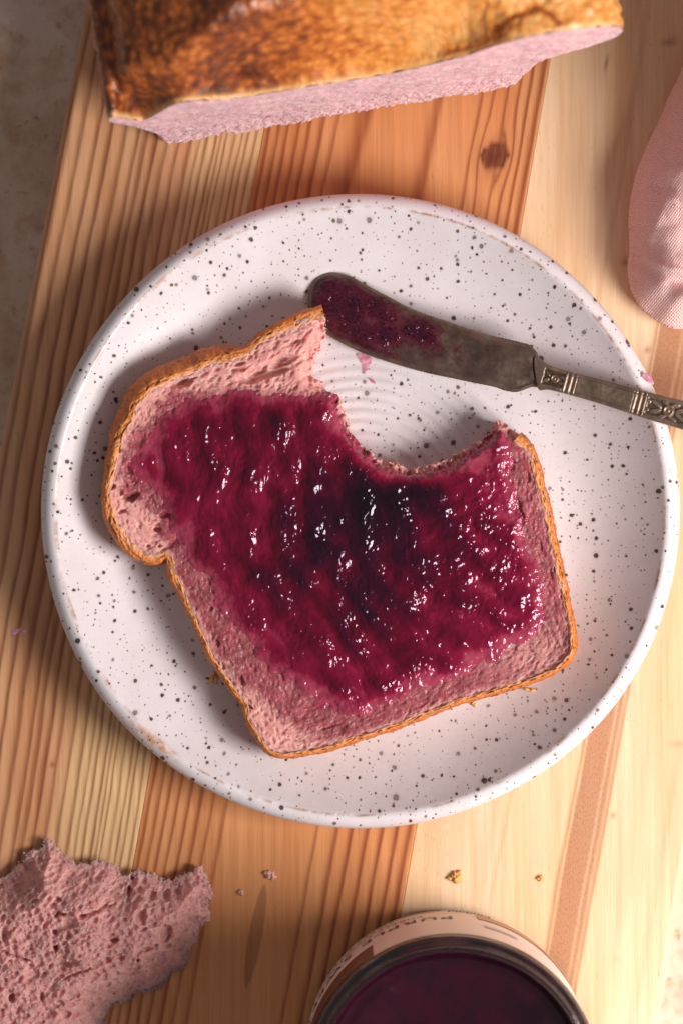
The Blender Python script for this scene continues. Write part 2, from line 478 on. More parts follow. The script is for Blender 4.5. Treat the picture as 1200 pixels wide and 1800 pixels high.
def fn_b(C, Y):
    kc, ky = 757, 275
    d2 = ((C-kc)/30.)**2+((Y-ky)/46.)**2
    push = 20*np.sign(C-kc)*np.exp(-d2)*smooth(0, 14, np.abs(C-kc))
    w = -push+4*fbm(C*0.3, Y, 500, 3, 41)+1.2*fbm(C, Y*0.1, 16, 2, 45)
    cath = -70*np.exp(-((C-560)/80.)**2)*smooth(480, 60, Y)
    c = C+w+cath*0.5
    base = [(352, 4, .8), (368, 4, .7), (384, 4, .8), (402, 4, .75), (421, 4, .8), (442, 5, .8), (463, 4, .6)]
    top = base+[(500, 14, .75), (634, 13, .7), (716, 4, .7), (737, 3.2, .7), (761, 3.2, .7), (781, 3.5, .8), (799, 4, .9), (818, 6, .9)]
    bot = base+[(488, 5, .6), (655, 4, .6), (690, 6, .8), (716, 5, .9), (744, 5, .85), (770, 4.5, .9), (795, 5, .9), (818, 6, .9)]
    gt = lines(c, top, 1); gb = lines(c, bot, 1)
    t = smooth(600, 1000, Y)
    g = gt*(1-t)+gb*t
    kn = smooth(1.0, 0.72, np.sqrt(((C-kc)/29.)**2+((Y-ky)/27.)**2)+0.14*fbm(C, Y, 12, 3, 47))
    kin = 0.65+0.35*np.sin(np.hypot(C-kc, Y-ky)/3.2)*0.5+0.3*fbm(C, Y, 8, 3, 48)
    halo = np.exp(-((np.hypot((C-kc), (Y-ky))/40.)**4))*0.35
    lens = smooth(1.05, 0.8, np.abs(C-(450+SL*740)+0.0*(Y-1640))/(13*np.sqrt(np.clip(1-((Y-1645)/88.)**2, 0.001, 1))))*(np.abs(Y-1645) < 88)
    return dict(grain=g, band=np.zeros_like(C), knot=np.clip(kn*np.clip(kin+.25, .86, 1)+halo*(1-kn)*.5, 0, .95)+0.42*lens*(1-kn), sap=np.zeros_like(C))

def fn_c(C, Y):
    w = 6*fbm(C*0.3, Y, 500, 3, 51)+2*fbm(C, Y*0.1, 20, 2, 55)
    c = C+w
    g = lines(c, [(900, 30, .16), (960, 18, .22), (985, 6, .2), (1096, 4, .65), (1158, 5, .7), (1210, 20, .12), (1270, 9, .14)], 1)
    b = smooth(1098, 1104, c)*smooth(1156, 1150, c)
    b = b*(0.9-0.35*np.exp(-((c-1143)/3)**2))
    kn = np.zeros_like(C)
    for (x, y, rx, ry, s) in ((1080, 1690, 10, 3, .5), (1190, 1306, 16, 2.5, .45), (1100, 460, 9, 7, .6), (1137, 615, 6, 6, .5), (1077, 1433, 5, 4, .45),
                              (949, 1543, 4, 5, .6), (1065, 110, 3, 14, .6), (1175, 75, 14, 3, .45), (1183, 68, 8, 2, .4)):
        cc = x+SL*(y-900)
        kn = np.maximum(kn, s*np.exp(-(((C-cc)/rx)**2+((Y-y)/ry)**2)))
    return dict(grain=g, band=b, knot=kn, sap=np.zeros_like(C))

eL = lambda y: -12-0.016*(np.asarray(y, float)-350)
eJ1 = lambda y: 344+0*np.asarray(y, float)
eJ2 = lambda y: 825+0.004*(np.asarray(y, float)-300)
eR = lambda y: 1316+0.012*(np.asarray(y, float)-1660)
p1 = plank('plank', eL, eJ1, wood_a, fn_a, chamf_l=True)
p2 = plank('plank', eJ1, eJ2, wood_b, fn_b)
p3 = plank('plank', eJ2, eR, wood_c, fn_c, chamf_r=True)
tag(p1, 'left plank with close dark growth rings'); tag(p2, 'middle orange plank with a round knot'); tag(p3, 'right pale plank with one brown streak')

# ------------------------------------------------------------------ plate
RIMZ = 0.0225
PC = W(633, 899, RIMZ)
def Hp(r):
    r = np.asarray(r, float)
    t = np.clip((r-0.070)/(0.1045-0.070), 0, 1)
    rings = 0.00028*np.sin(r/0.0041*2*np.pi+1.5*np.sin(r*150))*(1-np.clip(r/0.062, 0, 1)**4)
    return 0.0045+0.0175*t**1.95+rings
def Hplate(x, y): return Hp(np.hypot(x-PC[0], y-PC[1]))

pm = NT('speckled_glaze'); o = pm.obj()
flat = pm.n('ShaderNodeVectorMath', operation='MULTIPLY', ins={0: o, 1: (1, 1, 0)}).outputs[0]
wob = pm.n('ShaderNodeVectorMath', operation='SCALE', ins={0: pm.noise(flat, 900, 2, 0.5, col=True), 'Scale': 0.0007}).outputs[0]
fv = pm.n('ShaderNodeVectorMath', operation='ADD', ins={0: flat, 1: wob}).outputs[0]
spk = None
brn = None
dens = pm.mr(pm.noise(flat, 22, 2, 0.5), 0.3, 0.7, 0.75, 1.25)
for cell, rmax, pw, seed in ((0.0100, 0.00112, 2.4, 0.0), (0.0054, 0.00074, 2.0, 0.31), (0.0028, 0.00032, 1.5, 0.67), (0.0066, 0.00070, 1.5, 0.83)):
    ofs = pm.n('ShaderNodeVectorMath', operation='ADD', ins={0: fv, 1: (seed, seed*1.7, 0)}).outputs[0]
    v = pm.vor(ofs, 1/cell, dims='2D')
    sep = pm.n('ShaderNodeSeparateColor', ins={0: v.outputs['Color']})
    rad = pm.math('MULTIPLY', pm.math('POWER', sep.outputs[0], pw), rmax/cell)
    rad = pm.math('MULTIPLY', rad, dens)
    k = pm.math('DIVIDE', v.outputs['Distance'], rad)
    mk = pm.mr(k, 1.05, 0.85)
    mk = pm.math('MULTIPLY', mk, pm.mr(sep.outputs[1], 0.0, 0.5, 0.55, 1.0), clamp=True)
    hl = pm.mr(k, 2.0, 0.9, 0, 0.25)
    spk = mk if spk is None else pm.math('MAXIMUM', spk, mk)
    brn = hl if brn is None else pm.math('MAXIMUM', brn, hl)
c = pm.mix(pm.mr(pm.noise(o, 60, 4, 0.55), 0.35, 0.7), rgb(216, 206, 207), rgb(223, 214, 217))
c = pm.mix(pm.math('MULTIPLY', pm.mr(pm.noise(o, 600, 3, 0.6), 0.5, 0.8), 0.25), c, rgb(206, 190, 186))
rim = pm.attr('rimline')
c = pm.mix(pm.math('MULTIPLY', rim, pm.mr(pm.noise(o, 110, 4, 0.7), 0.46, 0.62), clamp=True), c, rgb(158, 112, 84))
c = pm.mix(pm.math('MULTIPLY', pm.attr('patch'), pm.mr(pm.noise(o, 420, 4, 0.7), 0.34, 0.6), clamp=True), c, rgb(196, 144, 112))
c = pm.mix(brn, c, rgb(150, 118, 100))
c = pm.mix(pm.math('MULTIPLY', spk, 0.93), c, pm.mix(pm.mr(pm.noise(flat, 130, 1, 0.5), 0.56, 0.66), rgb(38, 32, 34), rgb(96, 62, 38)))
pm.set(Base_Color=c, Roughness=0.34, Coat_Weight=0.15, Coat_Roughness=0.2)
pm.p.inputs['Specular IOR Level'].default_value = 0.45
pm.set(Normal=pm.bump(pm.noise(o, 150, 3, 0.5), 0.0005, 0.25))

r_in = np.concatenate([np.linspace(0.0004, 0.070, 150), np.linspace(0.0706, 0.1040, 60)])
prof = [(r, float(Hp(r))) for r in r_in]
prof += [(0.1046, 0.0221), (0.1052, 0.02245), (0.1060, 0.0226), (0.1068, 0.02245), (0.1078, 0.0220), (0.1088, 0.0212), (0.1096, 0.0201), (0.1101, 0.0187),
         (0.1102, 0.0172), (0.1099, 0.0155), (0.1085, 0.0125), (0.1055, 0.0090), (0.1000, 0.0058), (0.0900, 0.0036), (0.0780, 0.0026), (0.0760, 0.0006), (0.0745, 0.0003), (0.0730, 0.0006), (0.0720, 0.0016), (0.0300, 0.0016), (0.0005, 0.0016)]
def pw(R, Z, th):
    k = smooth(0.06, 0.11, R)
    R = R*(1+k*(0.0030*np.cos(2*th+0.5)+0.0016*np.cos(3*th+1.1)+0.0010*np.sin(7*th)))
    Z = Z+k*0.0004*np.cos(3*th+2)
    return R, Z
plate = empty('dinner_plate', (PC[0], PC[1], 0.0003))
tag(plate, 'off-white stoneware plate with dark speckles holding the bitten slice and the knife', 'plate')
dish = lathe('dish', prof, 360, pm.m, (PC[0], PC[1], 0), wob=pw)
me = dish.data; nv = len(me.vertices); co = np.zeros(nv*3); me.vertices.foreach_get('co', co); co = co.reshape(-1, 3)
rr = np.hypot(co[:, 0]-PC[0], co[:, 1]-PC[1]); top = np.repeat(np.arange(len(prof)) < 222, 360)
a = me.attributes.new('rimline', 'FLOAT', 'POINT'); a.data.foreach_set('value', (np.exp(-((rr-0.1050)/0.00045)**2)*top).astype(np.float32))
px_, py_ = P(co[:, 0], co[:, 1], 0.02)
dpt = ((px_-268)*0.78+(py_-1300)*0.62)/44.; dpn = (-(px_-268)*0.62+(py_-1300)*0.78)/9.
a = me.attributes.new('patch', 'FLOAT', 'POINT'); a.data.foreach_set('value', (np.clip(1.5*np.exp(-(dpt**2+dpn**2)), 0, 1)*top).astype(np.float32))
adopt(plate, dish)

# ------------------------------------------------------------------ jam blobs helper
jam_m = jam_material()
def smear(name, poly_px, z_fn, thick, parent, seed, zpx, mat, step=0.0003, att=0.0):
    poly = spline(Wp(poly_px, zpx), step*2, True)
    g = clip_grid(poly, step)
    X, Y, s = g['X'], g['Y'], np.clip(g['s'], 0, None)
    n = fbm(X, Y, 0.003, 4, seed)
    e = smooth(0, 0.0016, s)
    Z = z_fn(X, Y)+0.00006+thick*e*(0.55+0.9*n)
    Z = np.maximum(Z, z_fn(X, Y)+0.00004)-0.0001*(s <= 0)
    t = np.clip(att+0.0*s+0.6*n*e, 0, 1)
    u = g['used']
    ob = mesh_np(name, np.stack([X[u], Y[u], Z[u]], 1), g['quads'], mat, None, {'thick': t[u]})
    adopt(parent, ob)
    return ob

sm = NT('jam_stain'); sm.set(Base_Color=sm.mix(sm.mr(sm.noise(sm.obj(), 700, 4, 0.6), 0.35, 0.65), rgb(222, 170, 182), rgb(186, 96, 124)), Roughness=0.25)
for pts, sd in (([(580, 478), (585, 465), (592, 455), (600, 443), (607, 444), (603, 457), (598, 468), (597, 480), (590, 484)], 3),
                ([(624, 621), (640, 620), (654, 630), (650, 642), (642, 655), (636, 652), (634, 640)], 5),
                ([(644, 661), (655, 666), (662, 675), (652, 672)], 6),
                ([(1126, 658), (1138, 656), (1144, 664), (1148, 676), (1138, 672)], 8)):
    zz = 0.0068 if pts[0][0] < 1000 else 0.021
    ob = smear('jam_smear', pts, (lambda x, y: Hplate(x, y)) if pts[0][0] < 1000 else (lambda x, y: np.maximum(Hplate(x, y), 0.0)+0.0004), 0.00018, plate, sd, zz, sm.m)

# ------------------------------------------------------------------ bread slice
slice_root = empty('bread_slice', (0, 0, 0.0048))
tag(slice_root, 'bitten slice of pink bread spread with purple jam on the speckled plate', 'bread slice')
ZT = 0.0225
crustA = [(566, 538), (553, 541), (530, 550), (505, 562), (480, 574), (455, 589), (441, 602), (430, 612), (405, 618), (370, 628), (335, 641), (300, 655), (268, 671), (246, 690), (232, 708), (224, 730), (210, 750),
          (199, 778), (190, 815), (183, 855), (183, 888), (190, 915), (203, 940), (217, 962), (235, 978), (258, 988), (280, 988), (292, 981), (294, 1000), (302, 1020), (315, 1045), (330, 1075), (345, 1105), (360, 1140),
          (375, 1167), (395, 1197), (411, 1220), (426, 1238), (430, 1252), (433, 1266), (445, 1287), (459, 1308), (470, 1321), (490, 1329), (520, 1328), (560, 1322), (610, 1308), (660, 1292), (710, 1275), (760, 1255),
          (810, 1236), (860, 1222), (910, 1207), (950, 1192), (980, 1178), (1000, 1160), (1009, 1140), (1009, 1110), (1004, 1080), (996, 1040), (988, 1000), (977, 950), (965, 890), (950, 830), (938, 792), (928, 777), (914, 763)]
biteB = [(900, 752), (888, 744), (876, 736), (868, 748), (856, 764), (838, 774), (826, 786), (808, 792), (793, 804), (768, 811), (742, 821), (716, 822), (692, 812), (670, 808), (655, 796), (641, 786), (627, 770), (614, 757),
         (610, 738), (601, 716), (592, 694), (575, 684), (568, 672), (553, 664), (549, 645), (556, 622), (567, 600), (572, 578), (570, 556)]
pa = spline(Wp(crustA, ZT), 0.0006); pb = spline(Wp(biteB, ZT), 0.0006)
nb = fbm(pb[:, 0], pb[:, 1], 0.0022, 3, 61)*0.0010
tg = np.gradient(pb, axis=0); tg /= np.linalg.norm(tg, axis=1)[:, None]+1e-9
pb = pb+np.stack([tg[:, 1], -tg[:, 0]], 1)*nb[:, None]
outline = np.vstack([pa, pb])
g = clip_grid(outline, 0.00030)
X, Y, s = g['X'], g['Y'], np.clip(g['s'], 0, None)
sB, _, _ = poly_sdf(X, Y, pb, False)
sA, ax_, ay_ = poly_sdf(X, Y, pa[::2], False)
lift = 0.9*(Hplate(X, Y)-0.0045)*(np.hypot(X-PC[0], Y-PC[1]) > 0.066)
BASE = 0.0050+lift
TOP = 0.0215+lift*0.85
PX, PYg = P(X, Y, ZT)
# jam region
jam_px = [(268, 752), (296, 716), (333, 702), (385, 690), (440, 686), (500, 688), (545, 690), (590, 692), (603, 735), (618, 765), (655, 800), (700, 824), (745, 826), (795, 810), (835, 788), (870, 762), (892, 775),
          (903, 830), (914, 890), (928, 945), (946, 1000), (958, 1050), (958, 1095), (930, 1125), (890, 1150), (830, 1182), (760, 1208), (695, 1236), (632, 1258), (575, 1250), (522, 1215), (468, 1172), (425, 1122),
          (388, 1070), (352, 1015), (318, 962), (292, 905), (266, 865), (232, 840), (230, 800)]
jp = spline(Wp(jam_px, ZT), 0.001, True)
sj, _, _ = poly_sdf(X, Y, jp)
nj = fbm(X, Y, 0.010, 5, 71, 0.6)
sj2 = sj+0.0036*nj
# crumb relief: pores
pores = np.zeros(X.shape)
cand = np.argwhere(g['used'] & (sj < 0.004))
gyA, gxA = np.gradient(np.minimum(sA, 0.03), g['step'])
r2 = np.random.default_rng(5)
for k in range(13000):
    j, i = cand[r2.integers(len(cand))]
    t = r2.random()
    rad = 0.00022+0.00085*t**6
    if s[j, i] < 0.0006: continue
    ang = math.atan2(gyA[j, i], gxA[j, i])+math.pi/2+r2.normal(0, 0.35)
    el = r2.uniform(1.2, 2.6)
    stamp(pores, g, X[j, i], Y[j, i], rad*el**.7, rad/el**.5, ang, (0.00008 if t < 0.78 else rad*0.85)*r2.uniform(0.6, 1.5))
for (x, y, rx, ry, a, dp) in ((319, 672, 19, 7, 24, 4.5), (470, 657, 50, 10, 14, 3.2), (455, 655, 22, 7, 18, 4.5), (231, 873, 16, 7, 24, 5), (197, 856, 5, 8, -70, 3.5), (214, 899, 8, 4, 20, 3), (289, 906, 12, 5, 5, 4),
                              (240, 776, 17, 12, 30, 2.2), (275, 931, 8, 5, -10, 3), (205, 940, 6, 4, 0, 2), (912, 904, 8, 22, 18, 4.5), (906, 878, 5, 10, 18, 3), (899, 815, 5, 12, 15, 2.5), (928, 838, 4, 10, 14, 2.5),
                              (245, 800, 10, 7, 0, 2), (420, 640, 14, 5, 15, 2.2), (520, 600, 10, 4, 25, 2), (500, 640, 16, 4, 12, 2), (370, 1070, 5, 3, 60, 2), (382, 1130, 4, 8, 25, 2.5), (424, 1196, 4, 9, 25, 3), (582, 1277, 22, 2.5, 16, 2),
                              (392, 1170, 3, 8, 25, 2), (232, 845, 6, 4, 20, 2.2), (226, 826, 7, 9, 10, 2.5), (300, 955, 20, 6, 30, 2.0), (872, 1165, 4, 3, 0, 1.5), (905, 1140, 3, 4, 0, 1.5), (890, 1120, 3, 3, 0, 1.5),
                              (435, 1243, 9, 2.2, -15, 2.5), (212, 865, 4, 6, 60, 2), (260, 960, 5, 3, 10, 2), (280, 960, 4, 3, 10, 2), (950, 960, 3, 12, 10, 2), (968, 1010, 3, 12, 10, 2)):
    cx, cy = W(x, y, ZT)
    hole(pores, g, cx, cy, rx*S, ry*S, math.radians(a), dp*0.001, power=1.6)
    stamp(pores, g, cx, cy, rx*S*0.85, ry*S*0.85, math.radians(a), dp*0.001, power=1.6)
rel = 0.00040*fbm(X, Y, 0.006, 3, 81)+0.00010*fbm(X, Y, 0.0011, 2, 85)
edge = smooth(0, 0.0045, sB)
tear = (1-edge)*(0.0045+0.0030*fbm(X, Y, 0.0022, 3, 91))
reach = 0.006+0.009*np.clip(smooth(560, 800, PX)+smooth(1010, 1100, PYg)+0.4*smooth(960, 1010, PYg), 0, 1)
stain = np.clip(smooth(-reach, 0.001, sj2+0.0022*fbm(X, Y, 0.004, 4, 95)), 0, 1)**0.8
stain = np.clip(stain*2.2, 0, 1)
stain *= 1-0.6*np.exp(-(((PX-950)/75)**2+((PYg-1150)/55)**2))
stain *= smooth(0.0006, 0.0040, sA+0.0012*fbm(X, Y, 0.003, 3, 97))*0.9
# upper-left flap stays pale
stain *= np.clip(smooth(672, 700, PYg+10*nj)+smooth(640, 700, PX), 0, 1)
stain *= 0.2+0.8*edge
ctop = TOP+rel-pores*smooth(0.010, -0.001, sj2-0.002)*(1-0.6*stain)-0.0010*smooth(0.0022, 0, s)*(sA < 0.003)-np.clip(tear, 0, None)
crumb_m = crumb_material('pink_crumb', rgb(226, 170, 162), rgb(208, 142, 134), stain=True)
crumb = sheet('crumb', g, ctop, BASE, crumb_m, {'stain': stain}, levels=14, ragged=0.0007, inset=0.0014, poly=outline[::4])
adopt(slice_root, crumb)

fz_mask = sB < 0.0016
FZ_G, FZ_Z = g, ctop.copy()
def _slice_fuzz():
    p = edge_points(FZ_G, FZ_Z, fz_mask, 1500, 0.0009, 15)
    o_ = fuzz('crumb_flakes', p, crumb_m, None, 16, 0.00008, 0.00026); adopt(slice_root, o_)
# jam layer
jr = smooth(-0.0008, 0.0090, sj2)
cx, cy = W(1010, 790, ZT)
rho = np.hypot(X-cx, Y-cy)+0.0045*fbm(X, Y, 0.030, 3, 101)
phi = np.arctan2(Y-cy, cx-X)
ridge = np.sin(rho/0.0125*2*np.pi+2.0*fbm(X, Y, 0.035, 2, 103))
stroke = fbm(rho, phi*0.055, 0.0046, 3, 105, 0.45)
stroke2 = fbm(rho*1.0, phi*0.05, 0.0016, 3, 107, 0.6)
lump = fbm(X, Y, 0.014, 3, 109, 0.45)
fine = fbm(X, Y, 0.0017, 3, 111, 0.6)
fmask = smooth(-0.15, 0.35, fbm(X, Y, 0.012, 2, 113))
hj = 0.0011+0.00034*ridge+0.00052*stroke+0.00013*stroke2+0.00060*lump+(0.35+fmask)*0.00019*fine
hj = np.maximum(hj, 0.0001)*jr+0.00012*smooth(0.0, 0.004, sj2)
eB = smooth(0.0000, 0.0030, sB)
wj = smooth(0.0, 0.005, sj2)
jz = (ctop+pores*smooth(0.010, -0.001, sj2-0.002)*jr)*(1-wj)+(TOP+0.0002+0.0004*fbm(X, Y, 0.012, 2, 117)-np.clip(tear, 0, None)*0.9)*wj
jz = jz+hj*(0.25+0.75*eB)-0.0009*(1-smooth(-0.0012, 0.0012, sj2))
def blob(x, y, rx, ry, a=0):
    c_, s_ = math.cos(math.radians(a)), math.sin(math.radians(a))
    dx, dy = PX-x, -(PYg-y)
    return np.exp(-(((dx*c_+dy*s_)/rx)**2+((-dx*s_+dy*c_)/ry)**2))
dark = 0.62*blob(640, 900, 120, 95)+0.35*blob(700, 860, 80, 60)+0.22*blob(420, 770, 110, 60, 20)+0.30*blob(520, 1010, 70, 90)+0.36*blob(650, 1060, 70, 90, -20)+0.18*blob(800, 1000, 90, 60)
thick = jr*(0.26+0.9*dark+0.16*lump+0.12*stroke+0.08*ridge)*(0.35+0.65*smooth(0, 0.006, sB))
thick = np.clip(thick*smooth(-0.001, 0.012, sj2+0.003), 0, 1)
jg = dict(g); m0 = g['used'] & (sj2 > -0.0012)
c00 = m0[:-1, :-1] & m0[:-1, 1:] & m0[1:, 1:] & m0[1:, :-1]
um = np.zeros(m0.shape, bool); um[:-1, :-1] |= c00; um[:-1, 1:] |= c00; um[1:, 1:] |= c00; um[1:, :-1] |= c00
ix = np.full(m0.shape, -1); ix[um] = np.arange(um.sum())
jq = np.stack([ix[:-1, :-1][c00], ix[:-1, 1:][c00], ix[1:, 1:][c00], ix[1:, :-1][c00]], 1)
jam = mesh_np('jam', np.stack([X[um], Y[um], jz[um]], 1), jq, jam_m, None, {'thick': thick[um]})
adopt(slice_root, jam)

# crust ribbon
cr = NT('slice_crust'); o = cr.obj()
v = cr.attr('across')
n1 = cr.noise(o, 380, 4, 0.6); n2 = cr.noise(o, 1300, 3, 0.6)
vv = cr.math('ADD', v, cr.math('MULTIPLY', cr.math('SUBTRACT', n1, 0.5), 0.35))
c = cr.ramp(vv, [(0.0, rgb(218, 158, 138)), (0.12, rgb(222, 150, 98)), (0.28, rgb(212, 126, 54)), (0.5, rgb(190, 100, 38)), (1.0, rgb(168, 84, 36))])
c = cr.mix(cr.math('MULTIPLY', cr.mr(n2, 0.5, 0.75), 0.45), c, rgb(236, 176, 98))
c = cr.mix(cr.math('MULTIPLY', cr.attr('pit'), 0.55), c, rgb(140, 66, 28))
cr.set(Base_Color=c, Roughness=0.55, Subsurface_Weight=0.3, Subsurface_Radius=(0.003, 0.0012, 0.0005), Subsurface_Scale=1.0, Normal=cr.bump(n2, 0.0004, 0.8))
ra = spline(Wp(crustA, ZT), 0.00028)
tt = np.gradient(ra, axis=0); tt /= np.linalg.norm(tt, axis=1)[:, None]+1e-9
k_ = np.ones(25)/25
tn = np.stack([np.convolve(np.pad(tt[:, 0], 12, 'edge'), k_, 'valid'), np.convolve(np.pad(tt[:, 1], 12, 'edge'), k_, 'valid')], 1)
tn /= np.linalg.norm(tn, axis=1)[:, None]
nrm = np.stack([-tn[:, 1], tn[:, 0]], 1)     # candidates
cen = np.array(W(600, 950, ZT))
# inside direction: check with polygon
mid = len(ra)//2
si, _, _ = poly_sdf(np.array([ra[mid, 0]+nrm[mid, 0]*0.002]), np.array([ra[mid, 1]+nrm[mid, 1]*0.002]), outline)
if si[0] < 0: nrm = -nrm
NS = len(ra); NV = 40
sl = np.arange(NS)*0.00028
pxs, pys = P(ra[:, 0], ra[:, 1], ZT)
wpx = np.interp(np.arange(NS)/NS, [0, 0.03, 0.07, 0.12, 0.30, 0.37, 0.40, 0.55, 0.62, 0.80, 0.88, 1.0], [22, 19, 15, 14, 17, 17, 8, 7, 9, 8, 13, 15])
wid = wpx*S*(1+0.35*fbm(sl, sl*0, 0.008, 3, 121))
pit = np.zeros((NS, NV))
tv = np.linspace(0, 1, NV)
SX, VX = np.meshgrid(sl, tv*0.020, indexing='ij')
gp = dict(x0=0, y0=0, step=0.020/(NV-1))
# pits stamped on a separate even grid then sampled
gs = 0.00028; GP = np.zeros((int(0.020/gs)+2, NS+2)); gp = dict(x0=0.0, y0=0.0, step=gs)
r3 = np.random.default_rng(8)
for k in range(2600):
    rad = 0.0003+0.0007*r3.random()**2.5
    stamp(GP, gp, r3.random()*sl[-1], r3.random()*0.02, rad*r3.uniform(1, 2.2), rad, r3.normal(0, .4), rad*r3.uniform(.5, 1.2))
pit = GP[(VX/gs).astype(int), np.repeat(np.arange(NS)[:, None], NV, 1)]
bul = 0.0010+0.0030*smooth(430, 380, pxs)*smooth(980, 900, pys)*smooth(180, 230, pxs)
ztop = 0.0215+0.9*0.85*(Hplate(ra[:, 0], ra[:, 1])-0.0045)
zbas = 0.0050+0.9*(Hplate(ra[:, 0], ra[:, 1])-0.0045)
Vc = np.zeros((NS, NV, 3)); f = 0.38
for j, t in enumerate(tv):
    if t < f:
        u_ = t/f; off = wid*(1-u_); z = ztop+0.00015-0.0004*(1-u_)**6-0.0008*u_**4; bo = 0
        dn = (0, 1)
    else:
        u_ = (t-f)/(1-f); off = -bul*np.sin(np.pi*u_**0.8); z = (ztop-0.00065)*(1-u_)+(zbas)*u_
        dn = (1, 0)
    ns = 0.00035*fbm(sl, np.full(NS, t*0.02), 0.0016, 3, 125)+0.0005*fbm(sl, np.full(NS, t*0.02), 0.006, 2, 129)
    dsp = ns-pit[:, j]*(0.9 if 0 < j < NV-1 else 0)
    if j == 0: dsp = dsp*0-0.0003
    Vc[:, j, 0] = ra[:, 0]+nrm[:, 0]*(off-dn[0]*dsp); Vc[:, j, 1] = ra[:, 1]+nrm[:, 1]*(off-dn[0]*dsp)
    Vc[:, j, 2] = z+dn[1]*dsp
i, j = np.meshgrid(np.arange(NS-1), np.arange(NV-1), indexing='ij')
a = i*NV+j; q = np.stack([a, a+1, a+NV+1, a+NV], 2).reshape(-1, 4)
acr = np.repeat(np.where(tv < f, tv/f*0.42, 0.42+(tv-f)/(1-f)*0.58)[None, :], NS, 0)
crust = mesh_np('crust', Vc.reshape(-1, 3), q, cr.m, None, {'across': acr.ravel(), 'pit': np.clip(pit/0.0006, 0, 1).ravel()})
adopt(slice_root, crust)

DEFER = _slice_fuzz
# ------------------------------------------------------------------ torn piece of bread, bottom left
tp = [(-60, 1530), (-20, 1548), (5, 1545), (22, 1530), (38, 1516), (50, 1500), (66, 1498), (78, 1480), (92, 1492), (108, 1510), (125, 1520), (150, 1523), (172, 1519), (200, 1528), (212, 1542), (228, 1540), (238, 1536),
      (250, 1538), (272, 1544), (295, 1550), (318, 1546), (338, 1534), (352, 1530), (360, 1548), (370, 1570), (366, 1595), (364, 1620), (352, 1640), (340, 1662), (328, 1680), (326, 1702), (300, 1718), (284, 1735),
      (262, 1752), (240, 1752), (220, 1768), (196, 1770), (182, 1790), (178, 1830), (150, 1870), (60, 1890), (-60, 1880), (-110, 1700)]
ZC = 0.014
op = spline(Wp(tp, ZC), 0.0004, True)
tg = np.roll(op, -1, 0)-np.roll(op, 1, 0); tg /= np.linalg.norm(tg, axis=1)[:, None]
op = op+np.stack([-tg[:, 1], tg[:, 0]], 1)*(0.0024*fbm(op[:, 0], op[:, 1], 0.0030, 5, 131, 0.85))[:, None]
g = clip_grid(op, 0.00028)
X, Y, s = g['X'], g['Y'], np.clip(g['s'], 0, None)
PX, PYg = P(X, Y, ZC)
pores = np.zeros(X.shape)
cand = np.argwhere(g['used'])
r4 = np.random.default_rng(15)
for k in range(12000):
    j, i = cand[r4.integers(len(cand))]
    rad = 0.00022+0.0012*r4.random()**8
    el = r4.uniform(1.0, 2.0)
    stamp(pores, g, X[j, i], Y[j, i], rad*el**.6, rad/el**.4, math.radians(18)+r4.normal(0, .5), rad*r4.uniform(0.3, 0.9)*(1 if rad < 0.0007 else 1.6), power=1.3)
for (x, y, rx, ry, a, dp) in ((105, 1603, 14, 4, 10, 4), (170, 1600, 32, 3, 20, 3.5), (147, 1608, 8, 4, 0, 5), (248, 1610, 12, 11, 30, 4), (292, 1640, 11, 14, -25, 4.5), (260, 1665, 18, 4, 20, 4), (118, 1684, 18, 6, 8, 4.5),
                              (25, 1678, 30, 3, -16, 4), (100, 1665, 5, 6, 0, 4.5), (103, 1581, 7, 4, 0, 3), (265, 1577, 9, 8, 0, 3.5), (290, 1578, 9, 9, 30, 3), (225, 1570, 4, 9, 0, 4), (230, 1545, 4, 7, 0, 7), (203, 1652, 9, 4, 20, 3.5),
                              (98, 1637, 6, 5, 0, 3), (213, 1682, 8, 6, 0, 2.5), (190, 1686, 7, 6, 0, 2.5), (243, 1687, 4, 4, 0, 3.5), (22, 1752, 7, 7, 0, 4), (75, 1750, 5, 9, 0, 3), (118, 1783, 9, 6, 20, 3), (130, 1750, 12, 5, -5, 2.5),
                              (125, 1620, 15, 9, 0, 2.2), (60, 1710, 14, 7, -10, 2), (10, 1640, 8, 14, 0, 3), (140, 1712, 30, 2.5, 12, 2.8), (30, 1565, 14, 9, 0, 1.8)):
    cx, cy = W(x, y, ZC)
    hole(pores, g, cx, cy, rx*S, ry*S*1.15, math.radians(a), dp*0.001, power=1.8)
dome = 0.0045+0.0135*smooth(0, 0.016, s)**0.8
dome += 0.0022*fbm(X, Y, 0.020, 3, 141)*smooth(0, .008, s)
left = smooth(110, 60, PX)*smooth(1580, 1520, PYg)
dome -= 0.0015*left
# the lower right flank falls away
dome -= 0.0045*smooth(0.0, 60, (PX*0.55+PYg*0.83)-(270*.55+1690*.83))
bil = np.abs(fbm(X, Y, 0.0042, 4, 145, 0.6))
zt = dome-pores*smooth(0, 0.003, s)+0.0008*(0.35-bil)+0.00025*fbm(X, Y, 0.0009, 3, 149, 0.7)
zt = np.maximum(zt, 0.0012)
tc_m = crumb_material('torn_crumb', rgb(226, 168, 162), rgb(206, 142, 136), bumpd=0.0006)
torn = sheet('torn_bread', g, zt, 0.0008, tc_m, None, levels=8, ragged=0.0004, inset=0.0022, poly=op[::4])
tag(torn, 'torn crustless chunk of pink bread lying on the board at bottom left', 'bread')

